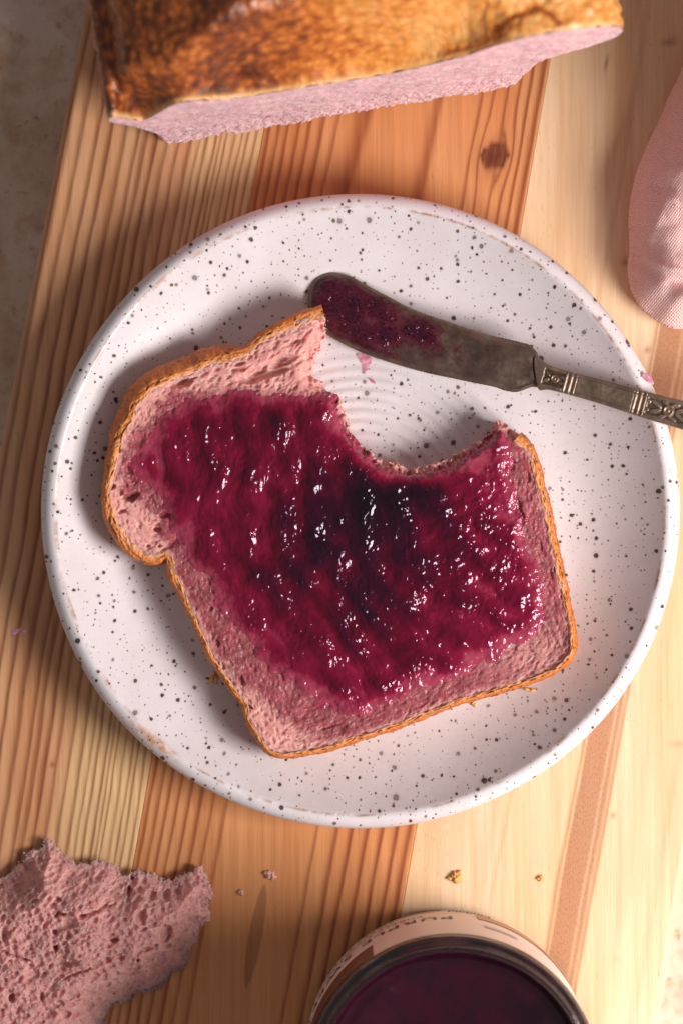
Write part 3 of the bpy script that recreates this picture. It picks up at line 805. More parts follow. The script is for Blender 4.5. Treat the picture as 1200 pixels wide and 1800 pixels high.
def fuzz(name, pts, mat, parent, seed, r0=0.00012, r1=0.00042):
    """tiny clinging flakes of crumb that break up a torn surface"""
    rf = np.random.default_rng(seed); n = len(pts)
    base = np.array([(1, 0, 0), (-1, 0, 0), (0, 1, 0), (0, -1, 0), (0, 0, 1), (0, 0, -1)], float)
    F = np.array([(0, 2, 4), (2, 1, 4), (1, 3, 4), (3, 0, 4), (2, 0, 5), (1, 2, 5), (3, 1, 5), (0, 3, 5)])
    A = rf.normal(size=(n, 3, 3)); Qm, _ = np.linalg.qr(A)
    sc_ = r0+(r1-r0)*rf.random(n)**2.5
    B = base[None]*(1+rf.normal(0, .35, (n, 6, 1)))*np.stack([np.ones(n)*1.5, np.ones(n), np.ones(n)*.6], 1)[:, None, :]
    V = np.einsum('nij,nkj->nki', Qm, B)*sc_[:, None, None]+pts[:, None, :]
    Fq = (F[None]+6*np.arange(n)[:, None, None]).reshape(-1, 3)
    # keep outward winding even where the random frame is mirrored
    mir = np.repeat(np.linalg.det(Qm) < 0, 8); Fq[mir] = Fq[mir][:, ::-1]
    o_ = mesh_np(name, V.reshape(-1, 3), Fq, mat); tag(o_, kind='stuff')
    return o_
def edge_points(g, z, mask, n, out, seed, band=0.0015):
    rf = np.random.default_rng(seed)
    c = np.argwhere(g['used'] & mask & (g['s'] < band))
    c = c[rf.integers(len(c), size=n)]
    j, i = c[:, 0], c[:, 1]
    gy, gx = np.gradient(g['s'], g['step'])
    gx = gx[j, i]; gy = gy[j, i]; L = np.hypot(gx, gy)+1e-9
    d = rf.random(n)**2*out
    return np.stack([g['X'][j, i]-gx/L*d+rf.normal(0, .0002, n), g['Y'][j, i]-gy/L*d+rf.normal(0, .0002, n), z[j, i]*(1-0.45*rf.random(n))], 1)
tfz = np.concatenate([edge_points(g, zt, np.ones(zt.shape, bool), 3600, 0.0006, 5), edge_points(g, zt+0.0002, np.ones(zt.shape, bool), 2600, 0.0, 6, 1.0)*np.array([1, 1, 1])])
# the second half sits right on the surface
c_ = np.argwhere(g['used']); rf_ = np.random.default_rng(9); c_ = c_[rf_.integers(len(c_), size=5200)]
surf = np.stack([g['X'][c_[:, 0], c_[:, 1]], g['Y'][c_[:, 0], c_[:, 1]], zt[c_[:, 0], c_[:, 1]]+0.00005], 1)
tf = fuzz('crumb_flakes', np.concatenate([tfz[:3600], surf]), tc_m, None, 12)
tf.parent = torn
DEFER()

# ------------------------------------------------------------------ loaf at the top
BL = lambda x: 245-0.17*(x-285)
def L3(xb, z):    # point of the cut plane
    x, y = W(xb, BL(xb), 0); return x, y
loaf_prof = [(285, 0.0), (282, .012), (277, .030), (262, .042), (241, .060), (228, .068), (219, .078), (223, .086), (232, .088), (248, .078), (268, .066), (292, .074), (322, .090), (352, .0945), (400, .086), (451, .081), (560, .080),
             (640, .0775), (693, .0785), (750, .084), (805, .092), (850, .104), (890, .111), (962, .112), (1020, .106), (1046, .099), (1058, .085), (1048, .070), (1010, .060), (946, .052), (930, .035), (905, 0.0)]
lp = np.array([(a*S, z) for a, z in loaf_prof])
lp = spline(lp, 0.0009, False)
b0 = np.array(W(0, BL(0), 0)); b1 = np.array(W(1000, BL(1000), 0)); td = (b1-b0)/np.linalg.norm(b1-b0)
kx = np.linalg.norm(b1-b0)/(1000*S)
bd = np.array([-td[1], td[0]])     # backwards, up in the picture
def LP(u, z, d):
    """u (m, photo px * S), z height, d distance behind the cut"""
    return np.stack([b0[0]+td[0]*u*kx+bd[0]*d, b0[1]+td[1]*u*kx+bd[1]*d, z], -1)
loaf = empty('bread_loaf', (0.0, 0.16, 0.0002))
tag(loaf, 'cut loaf of pink bread with glossy brown crust at the top edge', 'bread loaf')
# cut face
fc = clip_grid(lp, 0.00045)
U, Zf, s = fc['X'], fc['Y'], np.clip(fc['s'], 0, None)
pores = np.zeros(U.shape); cand = np.argwhere(fc['used']); r5 = np.random.default_rng(3)
for k in range(9000):
    j, i = cand[r5.integers(len(cand))]; rad = 0.0004+0.0008*r5.random()**5
    stamp(pores, fc, U[j, i], Zf[j, i], rad*1.5, rad, r5.normal(0, .4), rad*0.35)
bulg = 0.0010*fbm(U, Zf, 0.02, 2, 151)+0.0003*fbm(U, Zf, 0.003, 3, 155)
dep = pores*0.6-bulg-0.0015*smooth(0.10, 0.0, Zf)
dep -= 0.0013*fbm(U, Zf, 0.0022, 3, 157, 0.7)*smooth(0.05, 0, Zf)
Vf = LP(U, Zf+0.0001, dep*smooth(0, 0.002, s)-0.0003)
# lower fringe ragged outward
u = fc['used']
face_m = crumb_material('loaf_crumb', rgb(234, 192, 194), rgb(206, 150, 158), bumpd=0.0008)
face = mesh_np('crumb', Vf[u], fc['quads'], face_m)
adopt(loaf, face)
# crust sweep
lc = NT('loaf_crust'); o = lc.obj()
ti = lc.attr('toast_crevice')
bl = lc.math('ADD', lc.math('MULTIPLY', lc.noise(o, 260, 2, 0.5), 0.6), lc.math('MULTIPLY', lc.vor(o, 330, 'SMOOTH_F1').outputs['Distance'], 0.55)); b2 = lc.noise(o, 60, 4, 0.6); b3 = lc.noise(o, 700, 3, 0.6)
f0 = lc.math('ADD', lc.math('MULTIPLY', ti, 0.85), lc.math('ADD', lc.math('MULTIPLY', lc.math('SUBTRACT', bl, 0.5), 0.95), lc.math('MULTIPLY', lc.math('SUBTRACT', b2, 0.5), 0.75)))
c = lc.ramp(f0, [(0.0, rgb(236, 170, 98)), (0.25, rgb(222, 142, 64)), (0.5, rgb(190, 104, 38)), (0.75, rgb(132, 64, 22)), (1.0, rgb(78, 32, 14))])
c = lc.mix(lc.attr('sidepale'), c, rgb(176, 128, 104))
c = lc.mix(lc.attr('edge'), c, rgb(240, 186, 118))
lc.set(Base_Color=c, Roughness=lc.mr(b3, 0.3, 0.7, 0.30, 0.5), Coat_Weight=0.08, Coat_Roughness=0.3)
h = lc.math('ADD', lc.math('MULTIPLY', bl, 0.8), lc.math('MULTIPLY', b3, 0.3))
lc.set(Normal=lc.bump(h, 0.0016, 0.6))
cp = lp
Nn = len(cp); ds = np.concatenate([[0, 0.0004], np.linspace(0.0010, 0.020, 26), np.linspace(0.0212, 0.13, 90)])
Uc, Dc = np.meshgrid(cp[:, 0], ds, indexing='ij'); Zc = np.repeat(cp[:, 1][:, None], len(ds), 1)
dt = np.gradient(cp, axis=0); dt /= np.linalg.norm(dt, axis=1)[:, None]
on = np.stack([-dt[:, 1], dt[:, 0]], 1)
# make it point outwards
ts, _, _ = poly_sdf(np.array([cp[Nn//2, 0]+on[Nn//2, 0]*0.003]), np.array([cp[Nn//2, 1]+on[Nn//2, 1]*0.003]), cp)
if ts[0] > 0: on = -on
iL = int(np.argmin(np.hypot(cp[:, 0]-222*S, cp[:, 1]-0.084))); iR = int(np.argmin(np.hypot(cp[:, 0]-1056*S, cp[:, 1]-0.088)))
ii_ = np.arange(len(cp))[:, None]*np.ones_like(Zc)
upf = smooth(iL-4, iL+3, ii_)*smooth(iR+4, iR-3, ii_)
umid = 640*S
domez = 0.076+0.045*np.sqrt(np.clip(1-((Uc-umid)/(426*S))**4, 0, 1))
k = smooth(0.0, 0.014+0.012*smooth(300*S, 500*S, Uc), Dc)
Znew = Zc+(np.maximum(domez, 0.078)-Zc)*k*upf*smooth(0.0, 0.010, np.minimum(Uc-225*S, 1062*S-Uc)+0.002)
lum = fbm(Uc, Dc*1.1, 0.050, 3, 161)
crev = np.abs(fbm(Uc*0.9+Dc*0.5, Dc, 0.036, 2, 165))
rightm = smooth(560*S, 700*S, Uc)
Znew += k*upf*(0.006*lum+rightm*0.018*(np.minimum(crev, 0.35)-0.25))
bump_ = 0.0007*fbm(Uc, Dc, 0.006, 3, 169)+0.0005*fbm(Uc, Dc, 0.0025, 2, 171)
ed = smooth(0, 0.002, Dc)
Uo = Uc+on[:, 0][:, None]*(0.0006+bump_)*ed; Zo = Znew+on[:, 1][:, None]*(0.0006+bump_)*ed
Zo = np.maximum(Zo, 0.0003)
Vl = LP(Uo, Zo, Dc-0.0002+0.0006*fbm(Uc, Zc, 0.004, 3, 173)*(Dc < 0.001)).reshape(-1, 3)
M = len(ds)
i, j = np.meshgrid(np.arange(Nn-1), np.arange(M-1), indexing='ij'); a = i*M+j
q = np.stack([a, a+M, a+M+1, a+1], 2).reshape(-1, 4)
# back cap fan
capi = np.arange(Nn)*M+M-1
Vl = np.vstack([Vl, Vl[capi].mean(0)[None]])
tri = np.stack([capi[:-1], capi[1:], np.full(Nn-1, len(Vl)-1)], 1)
toast_crevice = 0.84-0.76*smooth(400*S, 800*S, Uc+0.010*lum)+0.55*rightm*smooth(0.10, 0.02, crev)+0.2*lum  # browner on the left, darker along the crevices on the right
toast_crevice = toast_crevice*upf+0.35*(1-upf)
pale = (1-upf)*0.75
edg = np.exp(-(Dc/0.0012)**2)*0.9
app = lambda A: np.concatenate([A.ravel(), [0]])
lcr = mesh_np('crust', Vl, [q, tri], lc.m, None, {'toast_crevice': app(toast_crevice), 'sidepale': app(pale), 'edge': app(edg)})
adopt(loaf, lcr)

# ------------------------------------------------------------------ butter knife
knife = empty('butter_knife', (W(560, 530, .007)[0], W(560, 530, .007)[1], 0.0068))
tag(knife, 'tarnished silver butter knife with floral handle smeared with jam, resting on the plate rim', 'knife')
KT = [(541, 529), (545, 503), (557, 486), (580, 478), (613, 483), (635, 494), (660, 508), (686, 522), (711, 536), (738, 548), (765, 558), (792, 567), (829, 580), (862, 590), (912, 602), (933, 610), (946, 632)]
KB = [(948, 676), (931, 681), (908, 689), (887, 687), (867, 680), (833, 673), (792, 664), (750, 655), (697, 640), (647, 623), (613, 608), (574, 586), (558, 570), (545, 548)]
HT = [(940, 626), (962, 640), (1000, 653), (1060, 669), (1120, 686), (1200, 706), (1300, 730), (1400, 752), (1470, 764), (1500, 790)]
HB = [(1490, 830), (1400, 816), (1300, 786), (1200, 756), (1120, 731), (1060, 711), (1000, 693), (965, 684), (945, 680)]
def kz(x, y):
    px, py = P(x, y, 0.015)
    return 0.0072+(px-545)*(0.0238-0.0058)/(1170-545)
KM = 0.014
bp = spline(Wp(KT+KB, KM), 0.0006, True)
g = clip_grid(bp, 0.00028); X, Y, s = g['X'], g['Y'], np.clip(g['s'], 0, None)
PX, PYg = P(X, Y, KM)
zt = kz(X, Y)+0.0009*smooth(0, 0.0030, s)+0.0004*smooth(0, 0.0007, s)-0.00045*smooth(0.0007, 0.0016, s)*smooth(0.004, 0.0016, s)+0.00025*fbm(X, Y, 0.010, 3, 181)
zt -= 0.0004*smooth(0.003, 0, np.abs(PX-690-(PYg-560)*0.2)*S*0.3)
km = NT('tarnished_silver'); o = km.obj()
n1 = km.noise(o, 120, 5, 0.65); n2 = km.noise(o, 900, 3, 0.6)
c = km.mix(km.mr(n1, 0.3, 0.7), rgb(110, 90, 78), rgb(158, 136, 120))
c = km.mix(km.math('MULTIPLY', km.mr(n2, 0.5, 0.8), 0.5), c, rgb(96, 78, 66))
c = km.mix(km.attr('dirt_dark'), c, rgb(48, 36, 30))
km.set(Base_Color=c, Metallic=0.75, Roughness=km.mr(n1, 0.3, 0.7, 0.36, 0.52), Normal=km.bump(km.math('ADD', n2, km.math('MULTIPLY', n1, 0.8)), 0.00022, 0.5))
zero = np.zeros(X.shape)
blade = sheet('blade', g, zt, zt-0.0012, km.m, {'dirt_dark': np.clip(0.42+0.35*fbm(X, Y, 0.012, 4, 183), 0, 1)*(1-0.5*smooth(0.002, 0, s))}, levels=3, inset=-0.0001, poly=bp[::4])  # blade: its dark reflection is put into the colour, paler at the edge
adopt(knife, blade)
bladeX, bladeY, bladeZ, bg_ = X, Y, zt, g
def blade_z(x, y):
    i = np.clip(((x-bg_['x0'])/bg_['step']).round().astype(int), 0, bg_['shape'][1]-1)
    j = np.clip(((y-bg_['y0'])/bg_['step']).round().astype(int), 0, bg_['shape'][0]-1)
    return bladeZ[j, i]
# handle with relief
hp = spline(Wp(HT+HB, 0.022), 0.0006, True)
g = clip_grid(hp, 0.00020); X, Y, s = g['X'], g['Y'], np.clip(g['s'], 0, None)
PX, PYg = P(X, Y, 0.022)
ctr = np.interp(PX, [940, 962, 1000, 1060, 1120, 1200, 1300, 1400, 1500], [654, 662, 673, 690, 708.5, 731, 758, 784, 808])
hw = np.interp(PX, [940, 962, 1000, 1060, 1120, 1200, 1300, 1400, 1500], [26, 22, 20, 21, 22.5, 25, 28, 31, 30])
ang = math.radians(-15.2)
sp = (PX-1000)*math.cos(ang)+-(PYg-673)*math.sin(ang)*1.0    # along
tp_ = (PYg-ctr)*0.966                                        # across, px, + = down
tn_ = tp_/hw
body = 0.0012*np.sqrt(np.clip(1-(np.clip(np.abs(tn_), 0, 1))**4, 0, 1))+0.0006
relf = np.zeros(X.shape); ground = np.zeros(X.shape)
frame = (np.abs(tn_) > 0.62)
def band3(c0):
    global relf, ground
    for d in (-9, 0, 9):
        relf = np.maximum(relf, 0.00050*np.exp(-((sp-c0-d)/2.6)**2)*(np.abs(tn_) < 0.93))
    ground = np.maximum(ground, 1.0*(np.abs(sp-c0) < 12)*(np.abs(tn_) < 0.93)*0.7)
def panel(c0, c1):
    global ground
    ground = np.maximum(ground, smooth(c0, c0+2, sp)*smooth(c1, c1-2, sp)*smooth(0.66, 0.58, np.abs(tn_)))
def ell(cx, cy, rx, ry, a, h, rings=0):
    global relf
    c_, s_ = math.cos(math.radians(a)), math.sin(math.radians(a))
    u_ = ((sp-cx)*c_+(tp_-cy)*s_)/rx; v_ = (-(sp-cx)*s_+(tp_-cy)*c_)/ry
    d = np.sqrt(u_*u_+v_*v_)
    hh = h*smooth(1.05, 0.75, d)
    if rings: hh = hh*(0.72+0.28*np.cos(d*rings))
    else: hh = hh*(0.75+0.25*np.abs(np.clip(v_*3, -1, 1)))
    relf = np.maximum(relf, hh)
band3(-1.0+2); band3(126)
panel(-48, -10); panel(139, 330)
ell(-27, 0, 8.0, 8.0, 0, 0.0006, 8); ell(-41, -6, 7, 3, 40, 0.00045); ell(-41, 6, 7, 3, -40, 0.00045); ell(-49, 0, 3, 3, 0, .0004); ell(-14, -5, 6, 2.5, 10, .0004); ell(-14, 5, 6, 2.5, -10, .0004)
for c0 in (178, 262):
    ell(c0, 0, 11, 11, 0, 0.0007, 9)
    for sg in (-1, 1):
        ell(c0-22, sg*6, 12, 4, sg*-25, 0.0005); ell(c0+22, sg*6, 12, 4, sg*25, 0.0005)
        ell(c0-36, sg*7.5, 4, 3.5, 0, 0.0005); ell(c0+10, sg*12, 9, 3, sg*20, .00045); ell(c0-8, sg*12, 8, 3, sg*-20, .00045)
        ell(c0+40, sg*6, 9, 3.5, sg*-30, .0005)
gr = np.clip(ground, 0, 1)
groove = np.exp(-((np.abs(tn_)-0.70)/0.05)**2)*((sp > 12)+0.0)*0.00018
zt = kz(X, Y)+body-0.00045*gr+relf*gr-groove+0.00008*fbm(X, Y, 0.004, 3, 187)
dirt_dark = np.clip(gr*smooth(0.00025, 0.00005, relf)*0.6+groove/0.00018*0.3, 0, 1)
handle = sheet('handle', g, zt, kz(X, Y)-0.0006, km.m, {'dirt_dark': dirt_dark}, levels=5, bulge=0.0002, poly=hp[::4])
adopt(knife, handle)
# jam on the blade: a thin uneven film, thicker in places
fm = NT('jam_film'); o = fm.obj()
t = fm.attr('thick')
c = fm.ramp(t, [(0.0, rgb(122, 74, 78)), (0.35, rgb(102, 36, 54)), (0.7, rgb(78, 14, 38)), (1.0, rgb(52, 8, 28))])
sp1 = fm.noise(o, 1100, 3, 0.6); sp2 = fm.noise(o, 420, 3, 0.6)
spk_ = fm.mr(fm.noise(o, 900, 1, 0.5), 0.60, 0.74)
fm.set(Base_Color=c, Roughness=0.12, Alpha=fm.attr('cover'), Normal=fm.bump(fm.math('ADD', fm.math('MULTIPLY', sp2, 0.8), fm.math('MULTIPLY', spk_, 1.5)), 0.0011, 0.9))
g = bg_; X, Y, s = g['X'], g['Y'], np.clip(g['s'], 0, None); PX, PYg = P(X, Y, KM)
al = ((PX-560)*0.93+(PYg-520)*0.36)/380.          # 0 tip .. 1 heel
n = fbm(X+0.5*Y, Y*1.4, 0.011, 5, 231, 0.6); n2 = fbm(X, Y, 0.0035, 4, 235, 0.6)
lumps = np.zeros(X.shape)
for (x, y, rx, ry, a_, h_) in ((600, 520, 60, 10, -22, .7), (668, 545, 20, 14, -40, .9), (682, 588, 24, 14, -30, .9), (740, 590, 42, 16, -28, .8), (800, 610, 12, 34, 15, .45), (575, 505, 14, 10, 0, .8), (855, 616, 6, 4, 0, .8), (760, 575, 30, 8, -20, .5), (742, 588, 34, 20, -30, .55), (690, 560, 10, 30, 10, .5), (800, 598, 14, 22, 0, .35), (640, 535, 60, 6, -25, .6), (570, 535, 12, 22, 0, .8)):
    c_, s_ = math.cos(math.radians(a_)), math.sin(math.radians(a_)); dx, dy = PX-x, -(PYg-y)
    lumps = np.maximum(lumps, h_*np.exp(-(((dx*c_+dy*s_)/rx)**2+((-dx*s_+dy*c_)/ry)**2)*1.2))
amt = 0.80*smooth(0.85, 0.05, al)+0.8*lumps*(1+0.5*n2)+0.38*n-0.02
film = np.clip(smooth(0.0, 1.0, amt), 0, 1)*smooth(0.0008, 0.0024, s+0.0006*n2)
cover = np.clip(film*1.15, 0, 0.96)
z = blade_z(X, Y)+0.00004+0.0009*film**1.5*(0.6+0.5*n2)
u = g['used']
jf = mesh_np('jam_smear', np.stack([X[u], Y[u], z[u]], 1), g['quads'], fm.m, None, {'thick': np.clip(film*0.9+0.25*n, 0, 1)[u], 'cover': cover[u]})
adopt(knife, jf)

# ------------------------------------------------------------------ napkin
nap = [(1200, 138), (1186, 165), (1170, 205), (1150, 248), (1132, 290), (1120, 335), (1114, 385), (1116, 430), (1113, 470), (1118, 505), (1134, 535), (1158, 555), (1185, 568), (1215, 566), (1260, 560), (1330, 560), (1420, 540), (1500, 470),
       (1540, 350), (1560, 200), (1560, 50), (1500, -80), (1400, -120), (1300, -90), (1250, -10), (1225, 70)]
np_ = spline(Wp(nap, 0.012), 0.0012, True)
g = clip_grid(np_, 0.00045); X, Y, s = g['X'], g['Y'], np.clip(g['s'], 0, None)
PX, PYg = P(X, Y, 0.012)
zt = 0.013+0.019*(1-(1-np.clip(s/0.013, 0, 1))**2)
zt += 0.050*np.exp(-(((PX-1345)/85)**2+((PYg-230)/170)**2))+0.036*np.exp(-(((PX-1430)/95)**2+((PYg-390)/80)**2))+0.03*smooth(100, -80, PYg)*smooth(0, 0.02, s)  # unseen mounds added to the cloth, shaped to cast shade on the board
def crease(pts, w, h):
    global zt
    d, _, _ = poly_sdf(X, Y, spline(Wp(pts, .02), 0.002), False)
    zt = zt+h*np.exp(-(d/w)**2)
crease([(1122, 440), (1150, 465), (1190, 482), (1260, 500)], 0.0014, 0.0026)
crease([(1122, 452), (1150, 477), (1190, 496), (1260, 514)], 0.003, -0.0028)
crease([(1140, 312), (1165, 340), (1200, 366), (1260, 400)], 0.0012, 0.0014)
crease([(1136, 322), (1162, 352), (1200, 380), (1260, 412)], 0.0010, 0.0012)
crease([(1138, 420), (1150, 390), (1165, 350)], 0.0016, 0.0009)
crease([(1200, 200), (1180, 260), (1170, 330)], 0.006, -0.0035)
crease([(1150, 540), (1175, 510), (1200, 500)], 0.004, -0.0020)
crease([(1170, 560), (1185, 530), (1230, 515)], 0.003, 0.0014)
zt += smooth(0, 0.006, s)*(0.0030*fbm(X, Y, 0.035, 3, 221)+0.0008*fbm(X, Y, 0.009, 3, 223))
nm = NT('pink_linen'); o = nm.obj()
rt = nm.map(o, rot=(0, 0, math.radians(35)))
wx = nm.n('ShaderNodeTexWave', wave_type='BANDS', bands_direction='X', ins={'Vector': rt, 'Scale': 400, 'Distortion': 1.0, 'Detail': 2, 'Detail Scale': 1.5}).outputs['Fac']
wy = nm.n('ShaderNodeTexWave', wave_type='BANDS', bands_direction='Y', ins={'Vector': rt, 'Scale': 400, 'Distortion': 1.0, 'Detail': 2, 'Detail Scale': 1.5}).outputs['Fac']
wv = nm.math('MULTIPLY', wx, wy)
slub = nm.noise(nm.map(o, rot=(0, 0, math.radians(35)), scale=(1400, 120, 200)), 1.0, 3, 0.6)
c = nm.mix(nm.mr(wv, 0.0, 0.5), rgb(240, 186, 180), rgb(250, 212, 206))
c = nm.mix(nm.math('MULTIPLY', nm.mr(slub, 0.5, 0.8), 0.5), c, rgb(250, 208, 200))
nm.set(Base_Color=c, Roughness=0.85, Sheen_Weight=0.25, Subsurface_Weight=0.2, Subsurface_Radius=(0.003, 0.0015, 0.0012), Subsurface_Scale=1.0)
nm.set(Normal=nm.bump(nm.math('ADD', wv, nm.math('MULTIPLY', slub, 0.6)), 0.0004, 0.8))
napkin = sheet('napkin', g, zt, 0.0008, nm.m, None, levels=14, bulge=0.0022, inset=0.001, poly=np_[::4])
tag(napkin, 'crumpled pale pink linen napkin at the right edge of the board', 'napkin')
# stitched seam: little thread stitches along two hems
sv = []; sq = []
def stitch_line(pts, n_):
    p = spline(Wp(pts, .022), 0.0011)
    for k in range(0, len(p)-1):
        x, y = p[k]; dx, dy = p[k+1]-p[k]
        L = math.hypot(dx, dy); dx /= L; dy /= L
        i = int((x-g['x0'])/g['step']); j = int((y-g['y0'])/g['step'])
        if not (0 <= i < g['shape'][1] and 0 <= j < g['shape'][0]) or s[j, i] < 0.001: continue
        z = zt[j, i]
        b = len(sv)
        for (a_, w_, h_) in ((-.00035, -.00018, 0), (.00035, -.00018, 0), (.00035, .00018, 0), (-.00035, .00018, 0), (-.0002, 0, .0004), (.0002, 0, .0004)):
            sv.append((x+dx*a_-dy*w_, y+dy*a_+dx*w_, z+h_+0.00002))
        sq.extend([(b, b+1, b+5, b+4), (b+2, b+3, b+4, b+5)])
stitch_line([(1143, 312), (1168, 340), (1200, 364), (1260, 396)], 0); stitch_line([(1139, 324), (1164, 352), (1200, 378), (1260, 410)], 0)
stitch_line([(1124, 442), (1152, 466), (1190, 483), (1260, 500)], 0)
stc = mesh_np('stitching', np.array(sv), np.array(sq), nm.m)
stc.parent = napkin
tag(stc, kind='stuff')

# ------------------------------------------------------------------ jam jar
JB = W(783, 1843, 0)
jar = empty('jam_jar', (JB[0], JB[1], 0.0003))
tag(jar, 'open glass jar of dark purple jam with printed pale label at bottom edge', 'jar')
gl = NT('clear_glass'); gl.set(Base_Color=(0.97, 0.98, 0.98, 1), Roughness=0.0, Transmission_Weight=1.0, IOR=1.47)
R0 = 0.0492
outer = [(0.002, 0.0005), (R0-0.006, 0.0003), (R0-0.002, 0.0008), (R0-0.0004, 0.0028), (R0-0.0004, 0.0725), (R0-0.0007, 0.0739), (R0-0.0016, 0.0751), (R0-0.0027, 0.0758), (R0-0.0032, 0.0770), (R0-0.0031, 0.0798),
         (R0-0.0033, 0.0811), (R0-0.0040, 0.0818), (R0-0.0046, 0.0812)]
inner = [(R0-0.0048, 0.0800), (R0-0.0046, 0.0768), (R0-0.0034, 0.0745), (R0-0.0019, 0.0730), (R0-0.0017, 0.0710), (R0-0.0017, 0.0060), (R0-0.0045, 0.0032), (0.002, 0.0030)]
glass = lathe('glass', outer+inner, 160, gl.m, (JB[0], JB[1], 0.0001), closed=True, flip=False)
adopt(jar, glass)
jj = NT('jar_jam'); o = jj.obj()
jc = jj.mix(jj.mr(jj.noise(o, 60, 4, 0.6), 0.35, 0.7), rgb(24, 4, 16), rgb(50, 4, 24))
jj.set(Base_Color=jc, Roughness=0.14, Subsurface_Weight=0.2, Subsurface_Radius=(0.004, 0.001, 0.001), Subsurface_Scale=1.0)
jj.set(Normal=jj.bump(jj.noise(o, 90, 2, 0.5, 0.6), 0.0018, 0.4))
prj = [(0.002, 0.0028), (R0-0.0043, 0.0030), (R0-0.0007, 0.0060), (R0-0.0007, 0.0723), (R0-0.0010, 0.0736), (R0-0.0018, 0.0747), (R0-0.0030, 0.0755), (R0-0.0036, 0.0768), (R0-0.0037, 0.0794), (R0-0.0044, 0.0799), (R0-0.0052, 0.0797), (R0-0.0062, 0.0775), (R0-0.0080, 0.0757), (R0-0.0100, 0.0754), (R0-0.0116, 0.0755), (R0-0.0145, 0.0738), (0.028, 0.0731), (0.020, 0.0723), (0.010, 0.0730), (0.001, 0.0733)]
def jw(R, Z, th):
    k = (Z > 0.0700) & (R < R0-0.009)
    Z = Z+np.where(k, 0.0007*np.sin(3*th+R*180)+0.0004*np.sin(5*th-R*260), 0)
    return R, Z
jamb = lathe('jam', prj, 160, jj.m, (JB[0], JB[1], 0), wob=jw, flip=False)
adopt(jar, jamb)
# a spooned lump of jam near the left
lb = NT('label_paper'); o = lb.obj()
lb.set(Base_Color=lb.mix(lb.noise(o, 300, 3, 0.5), rgb(238, 212, 202), rgb(246, 224, 216)), Roughness=0.4)
def band(name, a0, a1, z0, z1, mat, r=R0, n=80, taper=0.0):
    th = np.radians(np.linspace(a0, a1, n)); zs = np.array([z0, z1])
    V = []
    for k, z in enumerate(zs):
        V.append(np.stack([JB[0]+r*np.cos(th), JB[1]+r*np.sin(th), np.full(n, z)], 1))
    V = np.concatenate(V); i = np.arange(n-1)
    ob = mesh_np(name, V, np.stack([i, i+1, n+i+1, n+i], 1), mat)
    adopt(jar, ob); return ob
label = band('label', -120, 222, 0.0045, 0.0700, lb.m, R0-0.00015, 200)
def paint(name, c, r=0.45):
    m = NT(name); n = m.noise(m.obj(), 500, 2, 0.5)
    m.set(Base_Color=m.mix(n, tuple(x*0.9 for x in c), c), Roughness=r); return m.m
tan = paint('tan_print', rgb(196, 142, 104)); brown = paint('brown_print', rgb(104, 46, 36)); ink = paint('ink_print', rgb(96, 62, 64)); grey = paint('grey_print', rgb(206, 186, 190))
b = band('printed_stripe', 22, 78, 0.010, 0.0215, tan, R0+0.00006); b.parent = label; b.location = (0, 0, 0)
b = band('printed_stripe', 108+14, 200, 0.042, 0.0692, brown, R0+0.00006); b.parent = label; b.location = (0, 0, 0)
b = band('printed_stripe', 62, 76, 0.036, 0.042, grey, R0+0.00006); b.parent = label; b.location = (0, 0, 0)
def curved_text(txt, size, a_start, z, mat, bold=0.0):
    cu = bpy.data.curves.new('lettering', 'FONT'); cu.body = txt; cu.size = size; cu.space_character = 1.25; cu.offset = bold; cu.resolution_u = 3
    to = bpy.data.objects.new('tmp_text', cu); COL.objects.link(to)
    bpy.context.view_layer.update()
    dg = bpy.context.evaluated_depsgraph_get()
    me = bpy.data.meshes.new_from_object(to.evaluated_get(dg))
    bpy.data.objects.remove(to); bpy.data.curves.remove(cu)
    r = R0+0.00014
    for v in me.vertices:
        a_ = math.radians(a_start)+v.co.x/r
        v.co = (JB[0]+r*math.cos(a_), JB[1]+r*math.sin(a_), z+v.co.y)
    me.materials.clear(); me.materials.append(mat)
    ob = bpy.data.objects.new('lettering', me); COL.objects.link(ob); ob.parent = label
    me.name = 'lettering'
    return ob
curved_text('PURPLE SWEET POTATO', 0.0085, 88, 0.0235, ink, 0.0002)
curved_text('PURPLE SWEET POTATO SPREAD', 0.0042, 100, 0.0155, ink)
curved_text('SWEET POTATO, SUGAR, LEMON, WATER', 0.0042, 112, 0.0085, ink)
# distributor line: a thick rule and small marks near the foot
for a0, a1, z0, z1 in ((92, 108, 0.0062, 0.0068), (72, 90, 0.0056, 0.0090), (92, 106, 0.0072, 0.0076)):
    if a0 == 72:
        for k in range(12):
            b = band('printed_mark', a0+k*1.5, a0+k*1.5+1.0, z0+0.0006*(k % 2), z1-0.0007*((k*5) % 3), ink, R0+0.00008, 4); b.parent = label; b.location = (0, 0, 0)
    else:
        b = band('printed_mark', a0, a1, z0, z1, ink, R0+0.00008, 16); b.parent = label; b.location = (0, 0, 0)

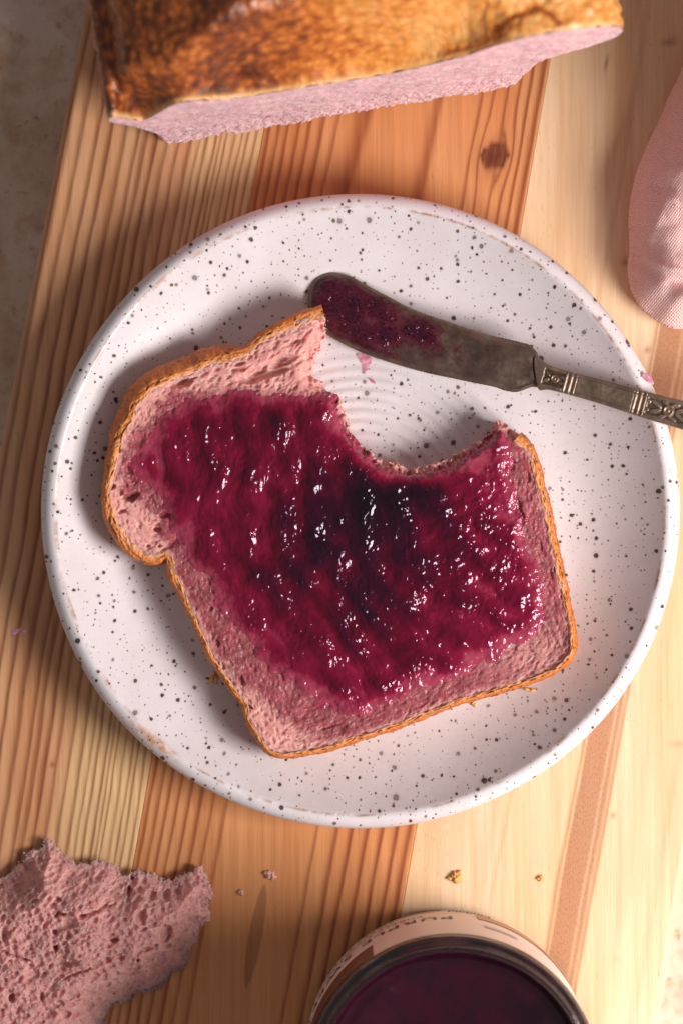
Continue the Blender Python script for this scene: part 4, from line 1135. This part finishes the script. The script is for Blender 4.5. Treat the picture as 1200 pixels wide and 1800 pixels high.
# ------------------------------------------------------------------ crumbs
cm1 = NT('crumb_gold'); o = cm1.obj(); cm1.set(Base_Color=cm1.mix(cm1.noise(o, 900, 3, .6), rgb(206, 134, 60), rgb(240, 190, 120)), Roughness=.6, Normal=cm1.bump(cm1.noise(o, 1500, 2, .5), .0003, .8))
cm2 = NT('crumb_pink'); o = cm2.obj(); cm2.set(Base_Color=cm2.mix(cm2.noise(o, 900, 3, .6), rgb(210, 150, 130), rgb(238, 190, 170)), Roughness=.7)
def crumbs(name, px, py, rx, ry, mat, label, z0, seed, ang=0, clump=1, group=None):
    import bmesh
    bm = bmesh.new(); rr_ = random.Random(seed)
    for c_ in range(clump):
        k = 1.0 if clump == 1 else rr_.uniform(0.45, 0.7)
        ox_, oy_ = (0, 0) if clump == 1 else (rr_.uniform(-.6, .6)*rx, rr_.uniform(-.6, .6)*ry)
        ret = bmesh.ops.create_icosphere(bm, subdivisions=3, radius=1)
        for v in ret['verts']:
            d = v.co.copy(); n_ = 1+0.9*(float(perlin(np.array(d.x*1.6+seed+c_*3), np.array(d.y*1.6+d.z*1.3), 7)))+0.35*float(perlin(np.array(d.x*4+seed), np.array(d.y*4+d.z*3), 9))
            x = d.x*rx*k*n_+ox_; y = d.y*ry*k*n_+oy_; z = max(d.z*min(rx, ry)*k*n_*0.8, -min(rx, ry)*k*.5)+min(rx, ry)*k*.5
            ca, sa = math.cos(math.radians(ang)), math.sin(math.radians(ang))
            v.co = ((x*ca-y*sa)*S, (x*sa+y*ca)*S, z*S)
    me = bpy.data.meshes.new(name); bm.to_mesh(me); bm.free()
    for p_ in me.polygons: p_.use_smooth = True
    me.materials.append(mat)
    ob = bpy.data.objects.new(name, me); COL.objects.link(ob)
    x, y = W(px, py, z0); ob.location = (x, y, z0)
    tag(ob, label, 'crumb', group); return ob
GR = 'bread crumbs scattered around the slice'
crumbs('bread_crumb', 796, 1541, 14, 10, cm1.m, 'largest golden crumb on the pale plank above the jar', 0.0001, 1, 20, 4, GR)
crumbs('bread_crumb', 473, 1536, 9, 7, cm2.m, 'pale crumb on the orange plank below the plate', 0.0001, 2, 0, 4, GR)
crumbs('bread_crumb', 423, 1566, 7, 6, cm2.m, 'small pale crumb on the orange plank near the torn bread', 0.0001, 3, 0, 2, GR)
crumbs('bread_crumb', 949, 1544, 4, 4, cm1.m, 'tiny brown crumb on the pale plank beside the dark streak', 0.0001, 4, 0, 1, GR)
def zpl(px, py): x, y = W(px, py, .008); return float(Hplate(x, y))+0.0001
crumbs('bread_crumb', 376, 1192, 5, 9, cm1.m, 'brown crust crumb on the plate left of the slice', zpl(376, 1192), 5, -20, 1, GR)
crumbs('bread_crumb', 932, 1213, 10, 3, cm1.m, 'thin orange crust flake on the plate at the lower right of the slice', zpl(932, 1213), 6, -12, 1, GR)
crumbs('bread_crumb', 833, 1237, 6, 6, cm1.m, 'tan crumb on the plate touching the bottom crust', zpl(833, 1240), 7, 0, 2, GR)

smr = empty('jam_drip', (W(35, 1108)[0], W(35, 1108)[1], 0.0001))
tag(smr, 'faint dried jam smudge on the left plank beside the plate', 'smudge')
smear('smudge', [(20, 1112), (24, 1106), (34, 1105), (46, 1105), (50, 1110), (46, 1116), (36, 1111), (28, 1116), (22, 1120)], lambda x, y: np.zeros_like(x)+0.00005, 0.00010, smr, 77, 0.0, sm.m)
